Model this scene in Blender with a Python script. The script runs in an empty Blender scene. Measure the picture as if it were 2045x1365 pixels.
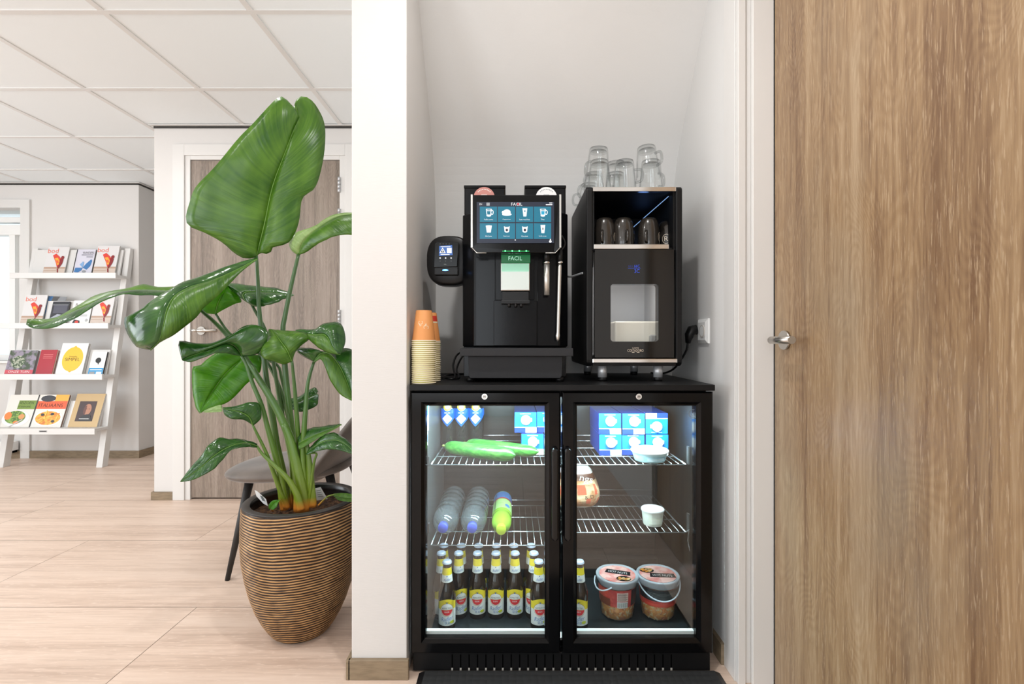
import bpy, math, random
from mathutils import Vector, Matrix, noise
random.seed(7)
SC = bpy.context.scene
COL = SC.collection
PI = math.pi
F = 963.0; CX = 1022.5; CY = 682.5; CAMZ = 0.98
# ---------------------------------------------------------------- camera
cam = bpy.data.cameras.new('camera'); cam.sensor_width = 36.0; cam.lens = F / 2045.0 * 36.0
cam.clip_start = 0.02
co = bpy.data.objects.new('camera', cam); COL.objects.link(co)
co.location = (0, 0, CAMZ); co.rotation_euler = (PI / 2, 0, 0)
SC.camera = co
SC.view_settings.view_transform = 'Standard'; SC.view_settings.look = 'None'
SC.view_settings.exposure = -0.90; SC.view_settings.gamma = 1.0; SC.view_settings.use_curve_mapping = False
SC.cycles.transparent_max_bounces = 40
# ---------------------------------------------------------------- world
W_ = bpy.data.worlds.new('sky'); SC.world = W_; W_.use_nodes = True
W_.node_tree.nodes['Background'].inputs[0].default_value = (0.86, 0.93, 1.0, 1)
W_.node_tree.nodes['Background'].inputs[1].default_value = 2.4
CEIL = 2.324
def area(name, loc, rot, sx, sy, power, col=(1, 1, 1), shape='RECTANGLE', spread=PI):
    l = bpy.data.lights.new(name, 'AREA'); l.shape = shape; l.size = sx
    if shape in ('RECTANGLE', 'ELLIPSE'): l.size_y = sy
    l.energy = power; l.color = col; l.spread = spread
    o = bpy.data.objects.new(name, l); COL.objects.link(o); o.location = loc; o.rotation_euler = rot
    return o
# area lamps added as daylight fill at unseen windows behind the camera and left
area('daylight_fill', (-1.0, -3.42, 1.25), (PI / 2, 0, 0), 1.7, 1.9, 50, (0.90, 0.955, 1.0))
area('daylight_fill', (-3.6, -3.42, 1.25), (PI / 2, 0, 0), 1.7, 1.9, 105, (0.90, 0.955, 1.0))
area('daylight_fill', (-5.40, 0.8, 1.35), (PI / 2, 0, -PI / 2), 2.6, 1.7, 132, (0.91, 0.96, 1.0))
# ceiling downlights
area('ceiling_downlight', (0.03, 0.80, CEIL - 0.012), (0, 0, 0), 0.07, 0.07, 20, (1.0, 0.99, 0.975), 'DISK')
for (x, y, p) in ((-1.35, 0.75, 12), (-2.7, 0.9, 14), (-3.6, 1.7, 12), (-2.4, -1.2, 16), (-0.6, -1.2, 4), (-1.0, 1.75, 9), (-2.55, 2.05, 10)):
    area('ceiling_downlight', (x, y, CEIL - 0.012), (0, 0, 0), 0.12, 0.12, p, (1.0, 0.99, 0.975), 'DISK')
# ---------------------------------------------------------------- helpers
def PX(px, Y): return (px - CX) * Y / F
def PZ(py, Y): return CAMZ - (py - CY) * Y / F
def P(px, py, Y): return Vector((PX(px, Y), Y, PZ(py, Y)))
def lin(c):
    c = c / 255.0
    return c / 12.92 if c <= 0.04045 else ((c + 0.055) / 1.055) ** 2.4
def rgb(r, g, b): return (lin(r), lin(g), lin(b), 1)
MATS = {}
def mat(name, col, rough=0.5, metal=0.0, spec=0.5, emit=None, es=1.0, bump=None, coat=0.0, noise_col=None, trans=0.0):
    if name in MATS: return MATS[name]
    m = bpy.data.materials.new(name); m.use_nodes = True
    nt = m.node_tree; b = nt.nodes['Principled BSDF']
    b.inputs['Base Color'].default_value = col; b.inputs['Roughness'].default_value = rough
    b.inputs['Metallic'].default_value = metal; b.inputs['Specular IOR Level'].default_value = spec
    if coat: b.inputs['Coat Weight'].default_value = coat; b.inputs['Coat Roughness'].default_value = 0.05
    if emit: b.inputs['Emission Color'].default_value = emit; b.inputs['Emission Strength'].default_value = es
    if trans: b.inputs['Transmission Weight'].default_value = trans
    tc = nt.nodes.new('ShaderNodeTexCoord')
    if noise_col:
        sc, c2, lo, hi = noise_col
        mp = nt.nodes.new('ShaderNodeMapping'); mp.inputs['Scale'].default_value = sc
        n = nt.nodes.new('ShaderNodeTexNoise'); n.inputs['Scale'].default_value = 1; n.inputs['Detail'].default_value = 6
        r = nt.nodes.new('ShaderNodeValToRGB'); r.color_ramp.elements[0].position = lo; r.color_ramp.elements[1].position = hi
        r.color_ramp.elements[0].color = col; r.color_ramp.elements[1].color = c2
        nt.links.new(tc.outputs['Object'], mp.inputs[0]); nt.links.new(mp.outputs[0], n.inputs[0])
        nt.links.new(n.outputs[0], r.inputs[0]); nt.links.new(r.outputs[0], b.inputs['Base Color'])
    if bump:
        sc, st, dist = bump
        mp = nt.nodes.new('ShaderNodeMapping'); mp.inputs['Scale'].default_value = sc
        n = nt.nodes.new('ShaderNodeTexNoise'); n.inputs['Scale'].default_value = 1; n.inputs['Detail'].default_value = 4
        bp = nt.nodes.new('ShaderNodeBump'); bp.inputs['Strength'].default_value = st; bp.inputs['Distance'].default_value = dist
        nt.links.new(tc.outputs['Object'], mp.inputs[0]); nt.links.new(mp.outputs[0], n.inputs[0])
        nt.links.new(n.outputs[0], bp.inputs['Height']); nt.links.new(bp.outputs[0], b.inputs['Normal'])
    MATS[name] = m; return m
def glassmat(name, tint=(1, 1, 1), ior=1.5, edge=(0.5, 0.5, 0.5), rough=0.0, gain=1.0, milky=0.0, milk=(1, 1, 1, 1)):
    """thin glass: clear face-on, darker at grazing angles, mirror part by Fresnel"""
    if name in MATS: return MATS[name]
    m = bpy.data.materials.new(name); m.use_nodes = True; nt = m.node_tree
    for n in list(nt.nodes): nt.nodes.remove(n)
    out = nt.nodes.new('ShaderNodeOutputMaterial'); mx = nt.nodes.new('ShaderNodeMixShader')
    tr = nt.nodes.new('ShaderNodeBsdfTransparent'); gl = nt.nodes.new('ShaderNodeBsdfGlossy')
    gl.inputs['Roughness'].default_value = rough
    ge = nt.nodes.new('ShaderNodeNewGeometry'); dt = nt.nodes.new('ShaderNodeVectorMath'); dt.operation = 'DOT_PRODUCT'
    nt.links.new(ge.outputs['Normal'], dt.inputs[0]); nt.links.new(ge.outputs['Incoming'], dt.inputs[1])
    def M(op, x, y=None):
        n = nt.nodes.new('ShaderNodeMath'); n.operation = op
        for i, q in enumerate((x, y)):
            if q is None: continue
            if isinstance(q, (int, float)): n.inputs[i].default_value = q
            else: nt.links.new(q, n.inputs[i])
        return n.outputs[0]
    c = M('ABSOLUTE', dt.outputs['Value']); ic = M('SUBTRACT', 1.0, c); p5 = M('POWER', ic, 5.0); F0 = ((ior - 1) / (ior + 1)) ** 2
    sch = M('ADD', M('MULTIPLY', p5, 1 - F0), F0)
    rp = nt.nodes.new('ShaderNodeValToRGB')
    rp.color_ramp.elements[0].color = tint + (1,); rp.color_ramp.elements[0].position = 0.55
    rp.color_ramp.elements[1].color = edge + (1,); rp.color_ramp.elements[1].position = 0.97
    nt.links.new(ic, rp.inputs[0]); nt.links.new(rp.outputs[0], tr.inputs[0])
    ml = nt.nodes.new('ShaderNodeMath'); ml.operation = 'MULTIPLY'; ml.inputs[1].default_value = gain; ml.use_clamp = True
    nt.links.new(sch, ml.inputs[0]); nt.links.new(ml.outputs[0], mx.inputs[0])
    base = tr
    if milky:
        d = nt.nodes.new('ShaderNodeBsdfDiffuse'); d.inputs[0].default_value = milk
        m2 = nt.nodes.new('ShaderNodeMixShader'); m2.inputs[0].default_value = milky
        nt.links.new(tr.outputs[0], m2.inputs[1]); nt.links.new(d.outputs[0], m2.inputs[2]); base = m2
    nt.links.new(base.outputs[0], mx.inputs[1]); nt.links.new(gl.outputs[0], mx.inputs[2])
    nt.links.new(mx.outputs[0], out.inputs[0]); MATS[name] = m; return m

_TXT = {}
def text_geo(s):
    if s in _TXT: return _TXT[s]
    cu = bpy.data.curves.new('t', 'FONT'); cu.body = s; cu.size = 1.0; cu.resolution_u = 3; cu.offset = -0.008
    o = bpy.data.objects.new('t', cu); COL.objects.link(o)
    dg = bpy.context.evaluated_depsgraph_get(); dg.update()
    me = o.evaluated_get(dg).to_mesh()
    vs = [(v.co.x, v.co.y) for v in me.vertices]; fs = [tuple(p.vertices) for p in me.polygons]
    o.evaluated_get(dg).to_mesh_clear()
    bpy.data.objects.remove(o); bpy.data.curves.remove(cu)
    _TXT[s] = (vs, fs); return _TXT[s]
for s in ['FACIL', 'EN', 'AMSTEL', 'BIER', 'Radler', '0.0', 'COSTADORO', 'CAFFE', 'SIMPEL', 'bod', 'VLINDERS', 'SEIZOEN', 'UIT EIGEN LAND', 'ITALIAANS',
          'ZEELAND', 'in de tuin', 'Grootmoeders', 'ONZE TUIN', '66C', '3C', 'Koffie creme', 'Cappuccino', 'Latte macchiato', 'Thee', 'Milk Shake', 'Espresso', 'Chocolade', 'Koffie lungo',
          'HOT NUTS', 'ngs', '& D', 'R', 'C', 'CC', '--', '*', '* *  *']:
    text_geo(s)

class MB:
    def __init__(s): s.v = []; s.f = []; s.m = []; s.sm = []; s.uv = []; s.mats = []; s.attr = None
    def mi(s, m):
        if m not in s.mats: s.mats.append(m)
        return s.mats.index(m)
    def face(s, idx, m, smooth=False, uv=None):
        s.f.append(tuple(idx)); s.m.append(s.mi(m)); s.sm.append(smooth); s.uv.append(uv)
    def poly(s, pts, m, smooth=False, uv=None):
        b = len(s.v); s.v += [tuple(p) for p in pts]; s.face(range(b, b + len(pts)), m, smooth, uv)
    def box(s, x0, x1, y0, y1, z0, z1, m, T=None):
        c = [(x, y, z) for x in (x0, x1) for y in (y0, y1) for z in (z0, z1)]
        if T: c = [tuple(T(Vector(p))) for p in c]
        b = len(s.v); s.v += c
        for q in ((0, 1, 3, 2), (4, 6, 7, 5), (0, 4, 5, 1), (2, 3, 7, 6), (0, 2, 6, 4), (1, 5, 7, 3)): s.face([b + i for i in q], m)
        return s
    def prism(s, pts, d, m, smooth=False):
        """pts: closed loop of Vectors, extruded by vector d"""
        n = len(pts); b = len(s.v); d = Vector(d)
        s.v += [tuple(p) for p in pts] + [tuple(Vector(p) + d) for p in pts]
        s.face(range(b, b + n), m); s.face([b + n + i for i in reversed(range(n))], m)
        for i in range(n): j = (i + 1) % n; s.face((b + i, b + n + i, b + n + j, b + j), m, smooth)
        return s
    def tube(s, pts, r, m, n=10, caps=True, flat=1.0):
        pts = [Vector(p) for p in pts]; N = len(pts); R = r if isinstance(r, (list, tuple)) else [r] * N
        b = len(s.v); up = None
        for i, p in enumerate(pts):
            t = (pts[min(i + 1, N - 1)] - pts[max(i - 1, 0)]).normalized()
            if up is None: up = Vector((0, 1, 0)) if abs(t.y) < 0.9 else Vector((0, 0, 1))
            a = t.cross(up).normalized(); c = a.cross(t).normalized(); up = c
            for k in range(n):
                th = 2 * PI * k / n; q = p + a * (math.cos(th) * R[i]) + c * (math.sin(th) * R[i] * flat); s.v.append(tuple(q))
        for i in range(N - 1):
            for k in range(n):
                k2 = (k + 1) % n; s.face((b + i * n + k, b + i * n + k2, b + (i + 1) * n + k2, b + (i + 1) * n + k), m, True,
                     [(i / N, k / n), (i / N, (k + 1) / n), ((i + 1) / N, (k + 1) / n), ((i + 1) / N, k / n)])
        if caps:
            s.face([b + k for k in reversed(range(n))], m); s.face([b + (N - 1) * n + k for k in range(n)], m)
        return s
    def lathe(s, prof, c, m, n=32, T=None, mfun=None, smooth=True):
        b = len(s.v); c = Vector(c)
        for (r, z) in prof:
            for k in range(n):
                th = 2 * PI * k / n; q = Vector((r * math.cos(th), r * math.sin(th), z)) + c
                s.v.append(tuple(T(q)) if T else tuple(q))
        for i in range(len(prof) - 1):
            mm = mfun(i) if mfun else m
            for k in range(n):
                k2 = (k + 1) % n; s.face((b + i * n + k, b + i * n + k2, b + (i + 1) * n + k2, b + (i + 1) * n + k), mm, smooth)
        return s
    def rings(s, loops, m, smooth=False, close_last=False, mf=None):
        b = len(s.v); n = len(loops[0])
        for L in loops: s.v += [tuple(p) for p in L]
        for i in range(len(loops) - 1):
            for k in range(n):
                k2 = (k + 1) % n; s.face((b + i * n + k, b + i * n + k2, b + (i + 1) * n + k2, b + (i + 1) * n + k), mf[i] if mf else m, smooth)
        if close_last: s.face([b + (len(loops) - 1) * n + k for k in range(n)], mf[-1] if mf else m)
        return s
    # ---- flat or wrapped artwork; W(u, v, k) gives the point, k counts layers
    def rect2(s, W, u0, u1, v0, v1, m, k=1, n=1):
        for i in range(n):
            a = u0 + (u1 - u0) * i / n; c = u0 + (u1 - u0) * (i + 1) / n
            s.poly([W(a, v0, k), W(c, v0, k), W(c, v1, k), W(a, v1, k)], m)
    def poly2(s, W, pts, m, k=1): s.poly([W(u, v, k) for u, v in pts], m)
    def circ2(s, W, u, v, ru, rv, m, k=1, n=24, a0=0, a1=2 * PI, rg=3):
        for j in range(rg):
            f0 = j / rg; f1 = (j + 1) / rg
            for i in range(n):
                t0 = a0 + (a1 - a0) * i / n; t1 = a0 + (a1 - a0) * (i + 1) / n
                q = [W(u + ru * f1 * math.cos(t0), v + rv * f1 * math.sin(t0), k), W(u + ru * f1 * math.cos(t1), v + rv * f1 * math.sin(t1), k)]
                if j: q += [W(u + ru * f0 * math.cos(t1), v + rv * f0 * math.sin(t1), k), W(u + ru * f0 * math.cos(t0), v + rv * f0 * math.sin(t0), k)]
                else: q += [W(u, v, k)]
                s.poly(q, m)
    def text2(s, W, txt, u, v, h, m, k=2, sx=1.0, slant=0.0, width=None, rot=0.0):
        vs, fs = text_geo(txt); x0 = min(a for a, _ in vs); x1 = max(a for a, _ in vs); y0 = min(c for _, c in vs); y1 = max(c for _, c in vs)
        sc = h / max(1e-6, (y1 - y0)); sxx = sc * sx
        if width: sxx = width / (x1 - x0)
        b = len(s.v); cr, sr = math.cos(rot), math.sin(rot)
        for (a, c) in vs:
            lx = (a - (x0 + x1) / 2) * sxx + slant * (c - y0) * sc; ly = (c - (y0 + y1) / 2) * sc
            s.v.append(tuple(W(u + lx * cr - ly * sr, v + lx * sr + ly * cr, k)))
        for f in fs: s.face([b + i for i in f], m)
    def build(s, name, parent=None, bevel=0, seg=2, sub=0, solid=0, loc=None):
        off = Vector((0, 0, 0))
        if parent is not None:
            p = parent
            while p is not None: off = off + p.location; p = p.parent
        if loc is not None: off = off + Vector(loc)
        me = bpy.data.meshes.new(name)
        me.from_pydata([tuple(Vector(q) - off) for q in s.v], [], s.f)
        for m in s.mats: me.materials.append(m)
        me.polygons.foreach_set('material_index', s.m); me.polygons.foreach_set('use_smooth', s.sm)
        if any(u is not None for u in s.uv):
            L = me.uv_layers.new(name='UVMap'); i = 0
            for p, u in zip(me.polygons, s.uv):
                for j, li in enumerate(p.loop_indices):
                    if u is not None: L.data[li].uv = u[j]
        if s.attr:
            a = me.attributes.new('ridge', 'FLOAT', 'POINT'); a.data.foreach_set('value', s.attr)
        me.update()
        o = bpy.data.objects.new(name, me); COL.objects.link(o)
        if parent is not None: o.parent = parent
        if loc is not None: o.location = loc
        if bevel:
            md = o.modifiers.new('bevel', 'BEVEL'); md.width = bevel; md.segments = seg; md.limit_method = 'ANGLE'; md.angle_limit = math.radians(40)
        if solid:
            md = o.modifiers.new('solid', 'SOLIDIFY'); md.thickness = solid; md.offset = 0
        if sub:
            md = o.modifiers.new('sub', 'SUBSURF'); md.levels = sub; md.render_levels = sub
        return o
def tag(o, label=None, cat=None, group=None, kind=None):
    if label: o['label'] = label
    if cat: o['category'] = cat
    if group: o['group'] = group
    if kind: o['kind'] = kind
    return o
def thing(name, loc, label, cat, group=None):
    o = bpy.data.objects.new(name, None); COL.objects.link(o); o.location = loc; o.empty_display_size = 0.05
    return tag(o, label, cat, group)
def struct(o): o['kind'] = 'structure'; return o
def copy_tree(o, parent=None):
    c = o.copy(); COL.objects.link(c); c.parent = parent
    for ch in list(o.children): copy_tree(ch, c)
    return c
def dup(o, loc, rz, label, group=None):
    c = copy_tree(o); c.location = loc; c.rotation_euler = (o.rotation_euler[0], o.rotation_euler[1], rz); c['label'] = label
    if group: c['group'] = group
    return c
def catmull(pts, n):
    pts = [Vector(p) for p in pts]
    if len(pts) == 2: return [pts[0].lerp(pts[1], i / (n - 1)) for i in range(n)]
    dense = []
    for i in range(len(pts) - 1):
        p0 = pts[max(i - 1, 0)]; p1 = pts[i]; p2 = pts[i + 1]; p3 = pts[min(i + 2, len(pts) - 1)]
        for k in range(12):
            t = k / 12; dense.append(0.5 * ((2 * p1) + (p2 - p0) * t + (2 * p0 - 5 * p1 + 4 * p2 - p3) * t * t + (3 * p1 - p0 - 3 * p2 + p3) * t ** 3))
    dense.append(pts[-1])
    L = [0]
    for a, b in zip(dense, dense[1:]): L.append(L[-1] + (b - a).length)
    out = []; j = 0
    for i in range(n):
        d = L[-1] * i / (n - 1)
        while j < len(L) - 2 and L[j + 1] < d: j += 1
        s_ = (d - L[j]) / max(1e-9, L[j + 1] - L[j]); out.append(dense[j].lerp(dense[j + 1], min(1, s_)))
    return out

# ---------------------------------------------------------------- materials
def wallmat(name, col, st=0.25):
    m = mat(name, col, 0.85, bump=((60, 60, 420), st, 0.0012)); return m
M_wall = wallmat('white_textile_wallpaper', rgb(219, 216, 213), 0.8)
M_wall2 = wallmat('alcove_wallpaper', rgb(222, 221, 219), 0.9)
M_lac = mat('white_lacquer', rgb(222, 220, 217), 0.35)
M_ceil = mat('ceiling_tile', rgb(240, 245, 247), 0.9, bump=((200, 200, 200), 0.1, 0.001))
M_bar = mat('ceiling_bar', rgb(228, 227, 225), 0.3)
M_skirt = mat('taupe_baseboard', rgb(146, 128, 104), 0.5, noise_col=((20, 20, 90), rgb(128, 112, 90), 0.4, 0.65))
M_black = mat('black_plastic', rgb(20, 20, 21), 0.35, spec=.3)
M_blackm = mat('matte_black_metal', rgb(16, 16, 17), 0.45, spec=0.25, bump=((900, 900, 900), 0.15, 0.0005))
M_blackg = mat('gloss_black', rgb(7, 7, 8), 0.14, spec=0.25)
M_steel = mat('brushed_steel', rgb(190, 186, 180), 0.28, 1.0)
M_chrome = mat('polished_chrome', rgb(225, 222, 218), 0.12, 1.0)
M_alu = mat('satin_aluminium', rgb(205, 207, 210), 0.38, .5)
M_white = mat('white_plastic', rgb(240, 240, 238), 0.4)
M_dark = mat('dark_void', rgb(4, 4, 4), 0.9, spec=0.0)

def wood_mat(name, dark, mid, light, horiz=False, rough=0.45, poresc=1.0, big=0.6, uv=False, wave=0.032):
    m = bpy.data.materials.new(name); m.use_nodes = True; nt = m.node_tree; b = nt.nodes['Principled BSDF']; L = nt.links.new
    b.inputs['Roughness'].default_value = rough
    tc = nt.nodes.new('ShaderNodeTexCoord'); src = tc.outputs['UV' if uv else 'Object']
    def mp(sc):
        q = nt.nodes.new('ShaderNodeMapping'); q.inputs['Scale'].default_value = sc; L(src, q.inputs[0]); return q
    def nz(scale, det=6, ro=0.6, dist=0.0):
        q = mp(scale); n = nt.nodes.new('ShaderNodeTexNoise'); n.inputs['Scale'].default_value = 1; n.inputs['Detail'].default_value = det
        n.inputs['Roughness'].default_value = ro; n.inputs['Distortion'].default_value = dist; L(q.outputs[0], n.inputs[0]); return n
    ax = (lambda a, l: (l, a, a)) if horiz else (lambda a, l: (a, a, l))
    n1 = nz(ax(16, big * .7), 4, 0.5, 0.35); n2 = nz(ax(100, 4.5), 6, 0.68, 0.3); n3 = nz(ax(330 * poresc, 22), 3, 0.6)
    wv = nt.nodes.new('ShaderNodeTexWave'); wv.bands_direction = 'Y' if horiz else 'X'; wv.inputs['Scale'].default_value = 1
    q = mp(ax(26, 0.3)); nn = nz(ax(4.0, 1.1), 2, 0.5)
    wadd = nt.nodes.new('ShaderNodeVectorMath'); wadd.operation = 'MULTIPLY_ADD'; wadd.inputs[1].default_value = (22, 22, 22)
    L(nn.outputs['Color'], wadd.inputs[0]); L(q.outputs[0], wadd.inputs[2]); L(wadd.outputs[0], wv.inputs[0]); wv.inputs['Distortion'].default_value = 1.5
    wv.inputs['Detail'].default_value = 2
    add = nt.nodes.new('ShaderNodeMath'); add.operation = 'MULTIPLY_ADD'; add.inputs[1].default_value = 0.42; L(n2.outputs[0], add.inputs[0])
    sub = nt.nodes.new('ShaderNodeMath'); sub.operation = 'MULTIPLY_ADD'; sub.inputs[1].default_value = 0.45; L(n1.outputs[0], sub.inputs[0]); sub.inputs[2].default_value = 0.04
    L(sub.outputs[0], add.inputs[2])
    a3 = nt.nodes.new('ShaderNodeMath'); a3.operation = 'MULTIPLY_ADD'; a3.inputs[1].default_value = wave; L(wv.outputs[0], a3.inputs[0]); L(add.outputs[0], a3.inputs[2])
    r = nt.nodes.new('ShaderNodeValToRGB'); e = r.color_ramp.elements; e[0].position = 0.36; e[0].color = dark; e[1].position = 0.66; e[1].color = light
    k = e.new(0.50); k.color = mid; L(a3.outputs[0], r.inputs[0])
    pr = nt.nodes.new('ShaderNodeValToRGB'); pr.color_ramp.elements[0].position = 0.57; pr.color_ramp.elements[1].position = 0.67
    pr.color_ramp.elements[0].color = (0, 0, 0, 1); pr.color_ramp.elements[1].color = (1, 1, 1, 1); L(n3.outputs[0], pr.inputs[0])
    gate = nt.nodes.new('ShaderNodeMath'); gate.operation = 'MULTIPLY'; gate.inputs[1].default_value = 0.6; L(pr.outputs[0], gate.inputs[0])
    mx = nt.nodes.new('ShaderNodeMix'); mx.data_type = 'RGBA'; L(gate.outputs[0], mx.inputs[0]); L(r.outputs[0], mx.inputs[6])
    mx.inputs[7].default_value = light
    n4 = nz(ax(3.5, 1.3), 3, 0.5); g4 = nt.nodes.new('ShaderNodeMapRange'); g4.inputs['From Min'].default_value = .48; g4.inputs['From Max'].default_value = .68; g4.inputs['To Max'].default_value = .35 if not uv else 0.0
    L(n4.outputs[0], g4.inputs[0]); mg = nt.nodes.new('ShaderNodeMix'); mg.data_type = 'RGBA'; L(g4.outputs[0], mg.inputs[0]); L(mx.outputs[2], mg.inputs[6]); mg.inputs[7].default_value = rgb(146, 138, 122)
    L(mg.outputs[2], b.inputs['Base Color'])
    bp = nt.nodes.new('ShaderNodeBump'); bp.inputs['Strength'].default_value = 0.15; bp.inputs['Distance'].default_value = 0.001
    L(n2.outputs[0], bp.inputs['Height']); L(bp.outputs[0], b.inputs['Normal'])
    MATS[name] = m; return m
M_door = wood_mat('brown_oak_door', rgb(116, 88, 64), rgb(152, 124, 92), rgb(184, 160, 130), rough=0.36)
M_door2 = wood_mat('grey_oak_door', rgb(104, 92, 82), rgb(138, 123, 111), rgb(164, 150, 138), rough=0.42)
M_floor = wood_mat('light_oak_floor_tile', rgb(200, 174, 156), rgb(225, 201, 183), rgb(236, 215, 199), horiz=True, rough=0.42, poresc=0.4, big=0.8, uv=True, wave=0.0)

# ================================================================ SETTING
# floor: large wood-look tiles laid in staggered rows (world X long side)
mb = MB(); grout = mat('floor_joint', rgb(150, 130, 112), 0.8)
rows0 = 1.784; rw = 0.5985; TL = 1.2
offs = {0: -1.165, 1: -0.89, 2: -0.365}
for r in range(-9, 6):
    ya = rows0 + (r - 1) * rw; yb = ya + rw
    o0 = {0: -1.165, 1: -0.89, 2: -1.565, 3: -0.7}.get(r, random.uniform(-1.2, 0))
    k0 = int((-5.7 - o0) // TL)
    x = o0 + k0 * TL
    while x < 0.9:
        x0 = max(x, -5.6) + .001; x1 = min(x + TL, 0.9) - .001; y0 = max(ya, -3.6) + .0012; y1 = min(yb, 5.2) - .0012
        if x1 > x0 and y1 > y0:
            ru, rv = random.uniform(0, 40), random.uniform(0, 40)
            mb.poly([(x0, y0, 0), (x1, y0, 0), (x1, y1, 0), (x0, y1, 0)], M_floor, uv=[(x0 + ru, y0 + rv), (x1 + ru, y0 + rv), (x1 + ru, y1 + rv), (x0 + ru, y1 + rv)])
        x += TL
mb.box(-5.6, 0.9, -3.6, 5.2, -0.05, -0.0012, grout)
struct(mb.build('floor'))
# ceiling: tiles with T-bars
mb = MB(); mb.box(-5.6, 0.9, -3.6, 5.2, CEIL + .004, CEIL + 0.06, M_ceil)
bw = 0.0125; ys = [1.967 + .6015 * i for i in range(-9, 6)]; xs = [-1.063 - .605 * i for i in range(-3, 8)]
for y in ys: mb.box(-5.6, 0.9, y - bw, y + bw, CEIL - .0005, CEIL + .005, M_bar)
for x in xs:
    for i in range(len(ys) - 1): mb.box(x - bw, x + bw, ys[i] + bw, ys[i + 1] - bw, CEIL, CEIL + .005, M_bar)
struct(mb.build('ceiling'))
H = CEIL
# column wall that closes the alcove on its left
mb = MB(); mb.box(-.469, -.308, 1.41, 3.0, 0, H, M_wall); struct(mb.build('wall_column', bevel=.002))
# alcove back: upright, then sloping forward under the stairs
crv = []
for i in range(13):
    q = i / 12; p0, p1, p2 = Vector((-.308, 1.95, 1.42)), Vector((-.308, 1.95, 1.62)), Vector((-.308, 1.832, 1.781)); crv.append(p0 * (1 - q) ** 2 + p1 * 2 * q * (1 - q) + p2 * q * q)
mb = MB(); mb.prism([Vector((-.308, 1.95, 0))] + crv + [Vector((-.308, 1.43, 2.33)), Vector((-.308, 2.3, 2.33)), Vector((-.308, 2.3, 0))], (0.955, 0, 0), M_wall2)
struct(mb.build('wall_alcove_back'))
mb = MB(); mb.box(.647, .80, 1.40, 2.3, 0, H, M_wall2); struct(mb.build('wall_alcove_right'))
# right wall with the big door
mb = MB(); mb.box(.80, .90, 1.40, 2.3, 0, H, M_wall); mb.box(.746, .90, -3.5, .40, 0, H, M_wall); mb.box(.78, .90, .40, 1.40, 2.1, H, M_wall)
mb.box(.80, .9, .40, 1.40, 0, 2.1, M_dark)
struct(mb.build('wall_right'))
mb = MB()
mb.box(.643, .6468, 1.392, 1.463, 0, 2.14, M_lac)
mb.box(.6470, .668, 1.378, 1.3995, 0, 2.14, M_lac); mb.box(.668, .686, 1.386, 1.3995, 0, 2.14, M_lac); mb.box(.686, .7455, 1.372, 1.3995, 0, 2.14, M_lac)
mb.box(.686, .7455, .37, 1.372, 2.09, 2.14, M_lac); mb.box(.72, .7455, .36, .40, 0, 2.14, M_lac)
struct(mb.build('trim_1', bevel=.0015))
# door 2: brown door in the right wall with its lever
mb = MB(); mb.box(.7465, .79, .405, 1.3685, .006, 2.088, M_door); d = struct(mb.build('door_1'))
mb = MB(); yy, zz = 1.315, .985
mb.tube([(.7465, yy, zz), (.739, yy, zz)], .026, M_steel, 40)
mb.tube([(.739, yy, zz), (.718, yy, zz), (.708, yy - .002, zz), (.7025, yy - .008, zz), (.7025, yy - .105, zz)], .0100, M_steel, 24)
mb.build('door_handle', d)
# door wall (back left) with the grey oak door
dy = 3.0; dl, dr = PX(381, dy), PX(678, dy); dt = PZ(320, dy)
mb = MB(); mb.box(PX(308, dy), dl - .03, dy, dy + .18, 0, H, M_wall); mb.box(dl - .03, dr + .03, dy, dy + .18, dt + .03, H, M_wall)
mb.box(dr + .03, -.30, dy, dy + .18, 0, H, M_wall); mb.box(dl - .03, dr + .03, dy + .1, dy + .18, 0, dt + .03, M_dark)
mb.box(PX(308, dy), PX(308, dy) + .15, dy + .18, 5.1, 0, H, M_wall)
struct(mb.build('wall_back'))
mb = MB(); f0 = PX(370, dy); f1 = PX(690, dy); ft = PZ(311, dy); c0 = PX(347, dy); c1 = -.47; ct = PZ(289, dy)
mb.box(c0, f0, dy - .012, dy, 0, ct, M_lac); mb.box(f1, c1, dy - .012, dy, 0, ct, M_lac); mb.box(f0, f1, dy - .012, dy, ft, ct, M_lac)
mb.box(f0, dl - .002, dy - .004, dy + .04, 0, ft, M_lac); mb.box(dr + .002, f1, dy - .004, dy + .04, 0, ft, M_lac); mb.box(dl - .002, dr + .002, dy - .004, dy + .04, dt + .003, ft, M_lac)
struct(mb.build('trim_2', bevel=.0015))
mb = MB(); mb.box(dl, dr, dy + .004, dy + .04, .012, dt, M_door2); d = struct(mb.build('door_2'))
mb = MB(); yh = dy + .004; hx = PX(402, dy); hz = PZ(660, dy)
mb.tube([(hx, yh, hz), (hx, yh - .008, hz)], .026, M_steel, 28)
mb.tube([(hx, yh - .008, hz), (hx, yh - .045, hz), (hx + .01, yh - .052, hz), (hx + .125, yh - .052, hz)], .0095, M_steel, 16); mb.tube([(hx-.034, yh - .052, hz), (hx + .01, yh - .052, hz)], .0095, M_steel, 16)
mb.build('door_handle', d)
for py in (370, 433, 634):
    mb = MB(); x = dr + .001
    for k in range(4):
        z = PZ(py, dy) + .048 - .024 * k; mb.tube([(x, yh - .014, z), (x, yh - .014, z - .0215)], .0085, M_alu, 14)
    mb.build('hinge', d)
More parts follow.
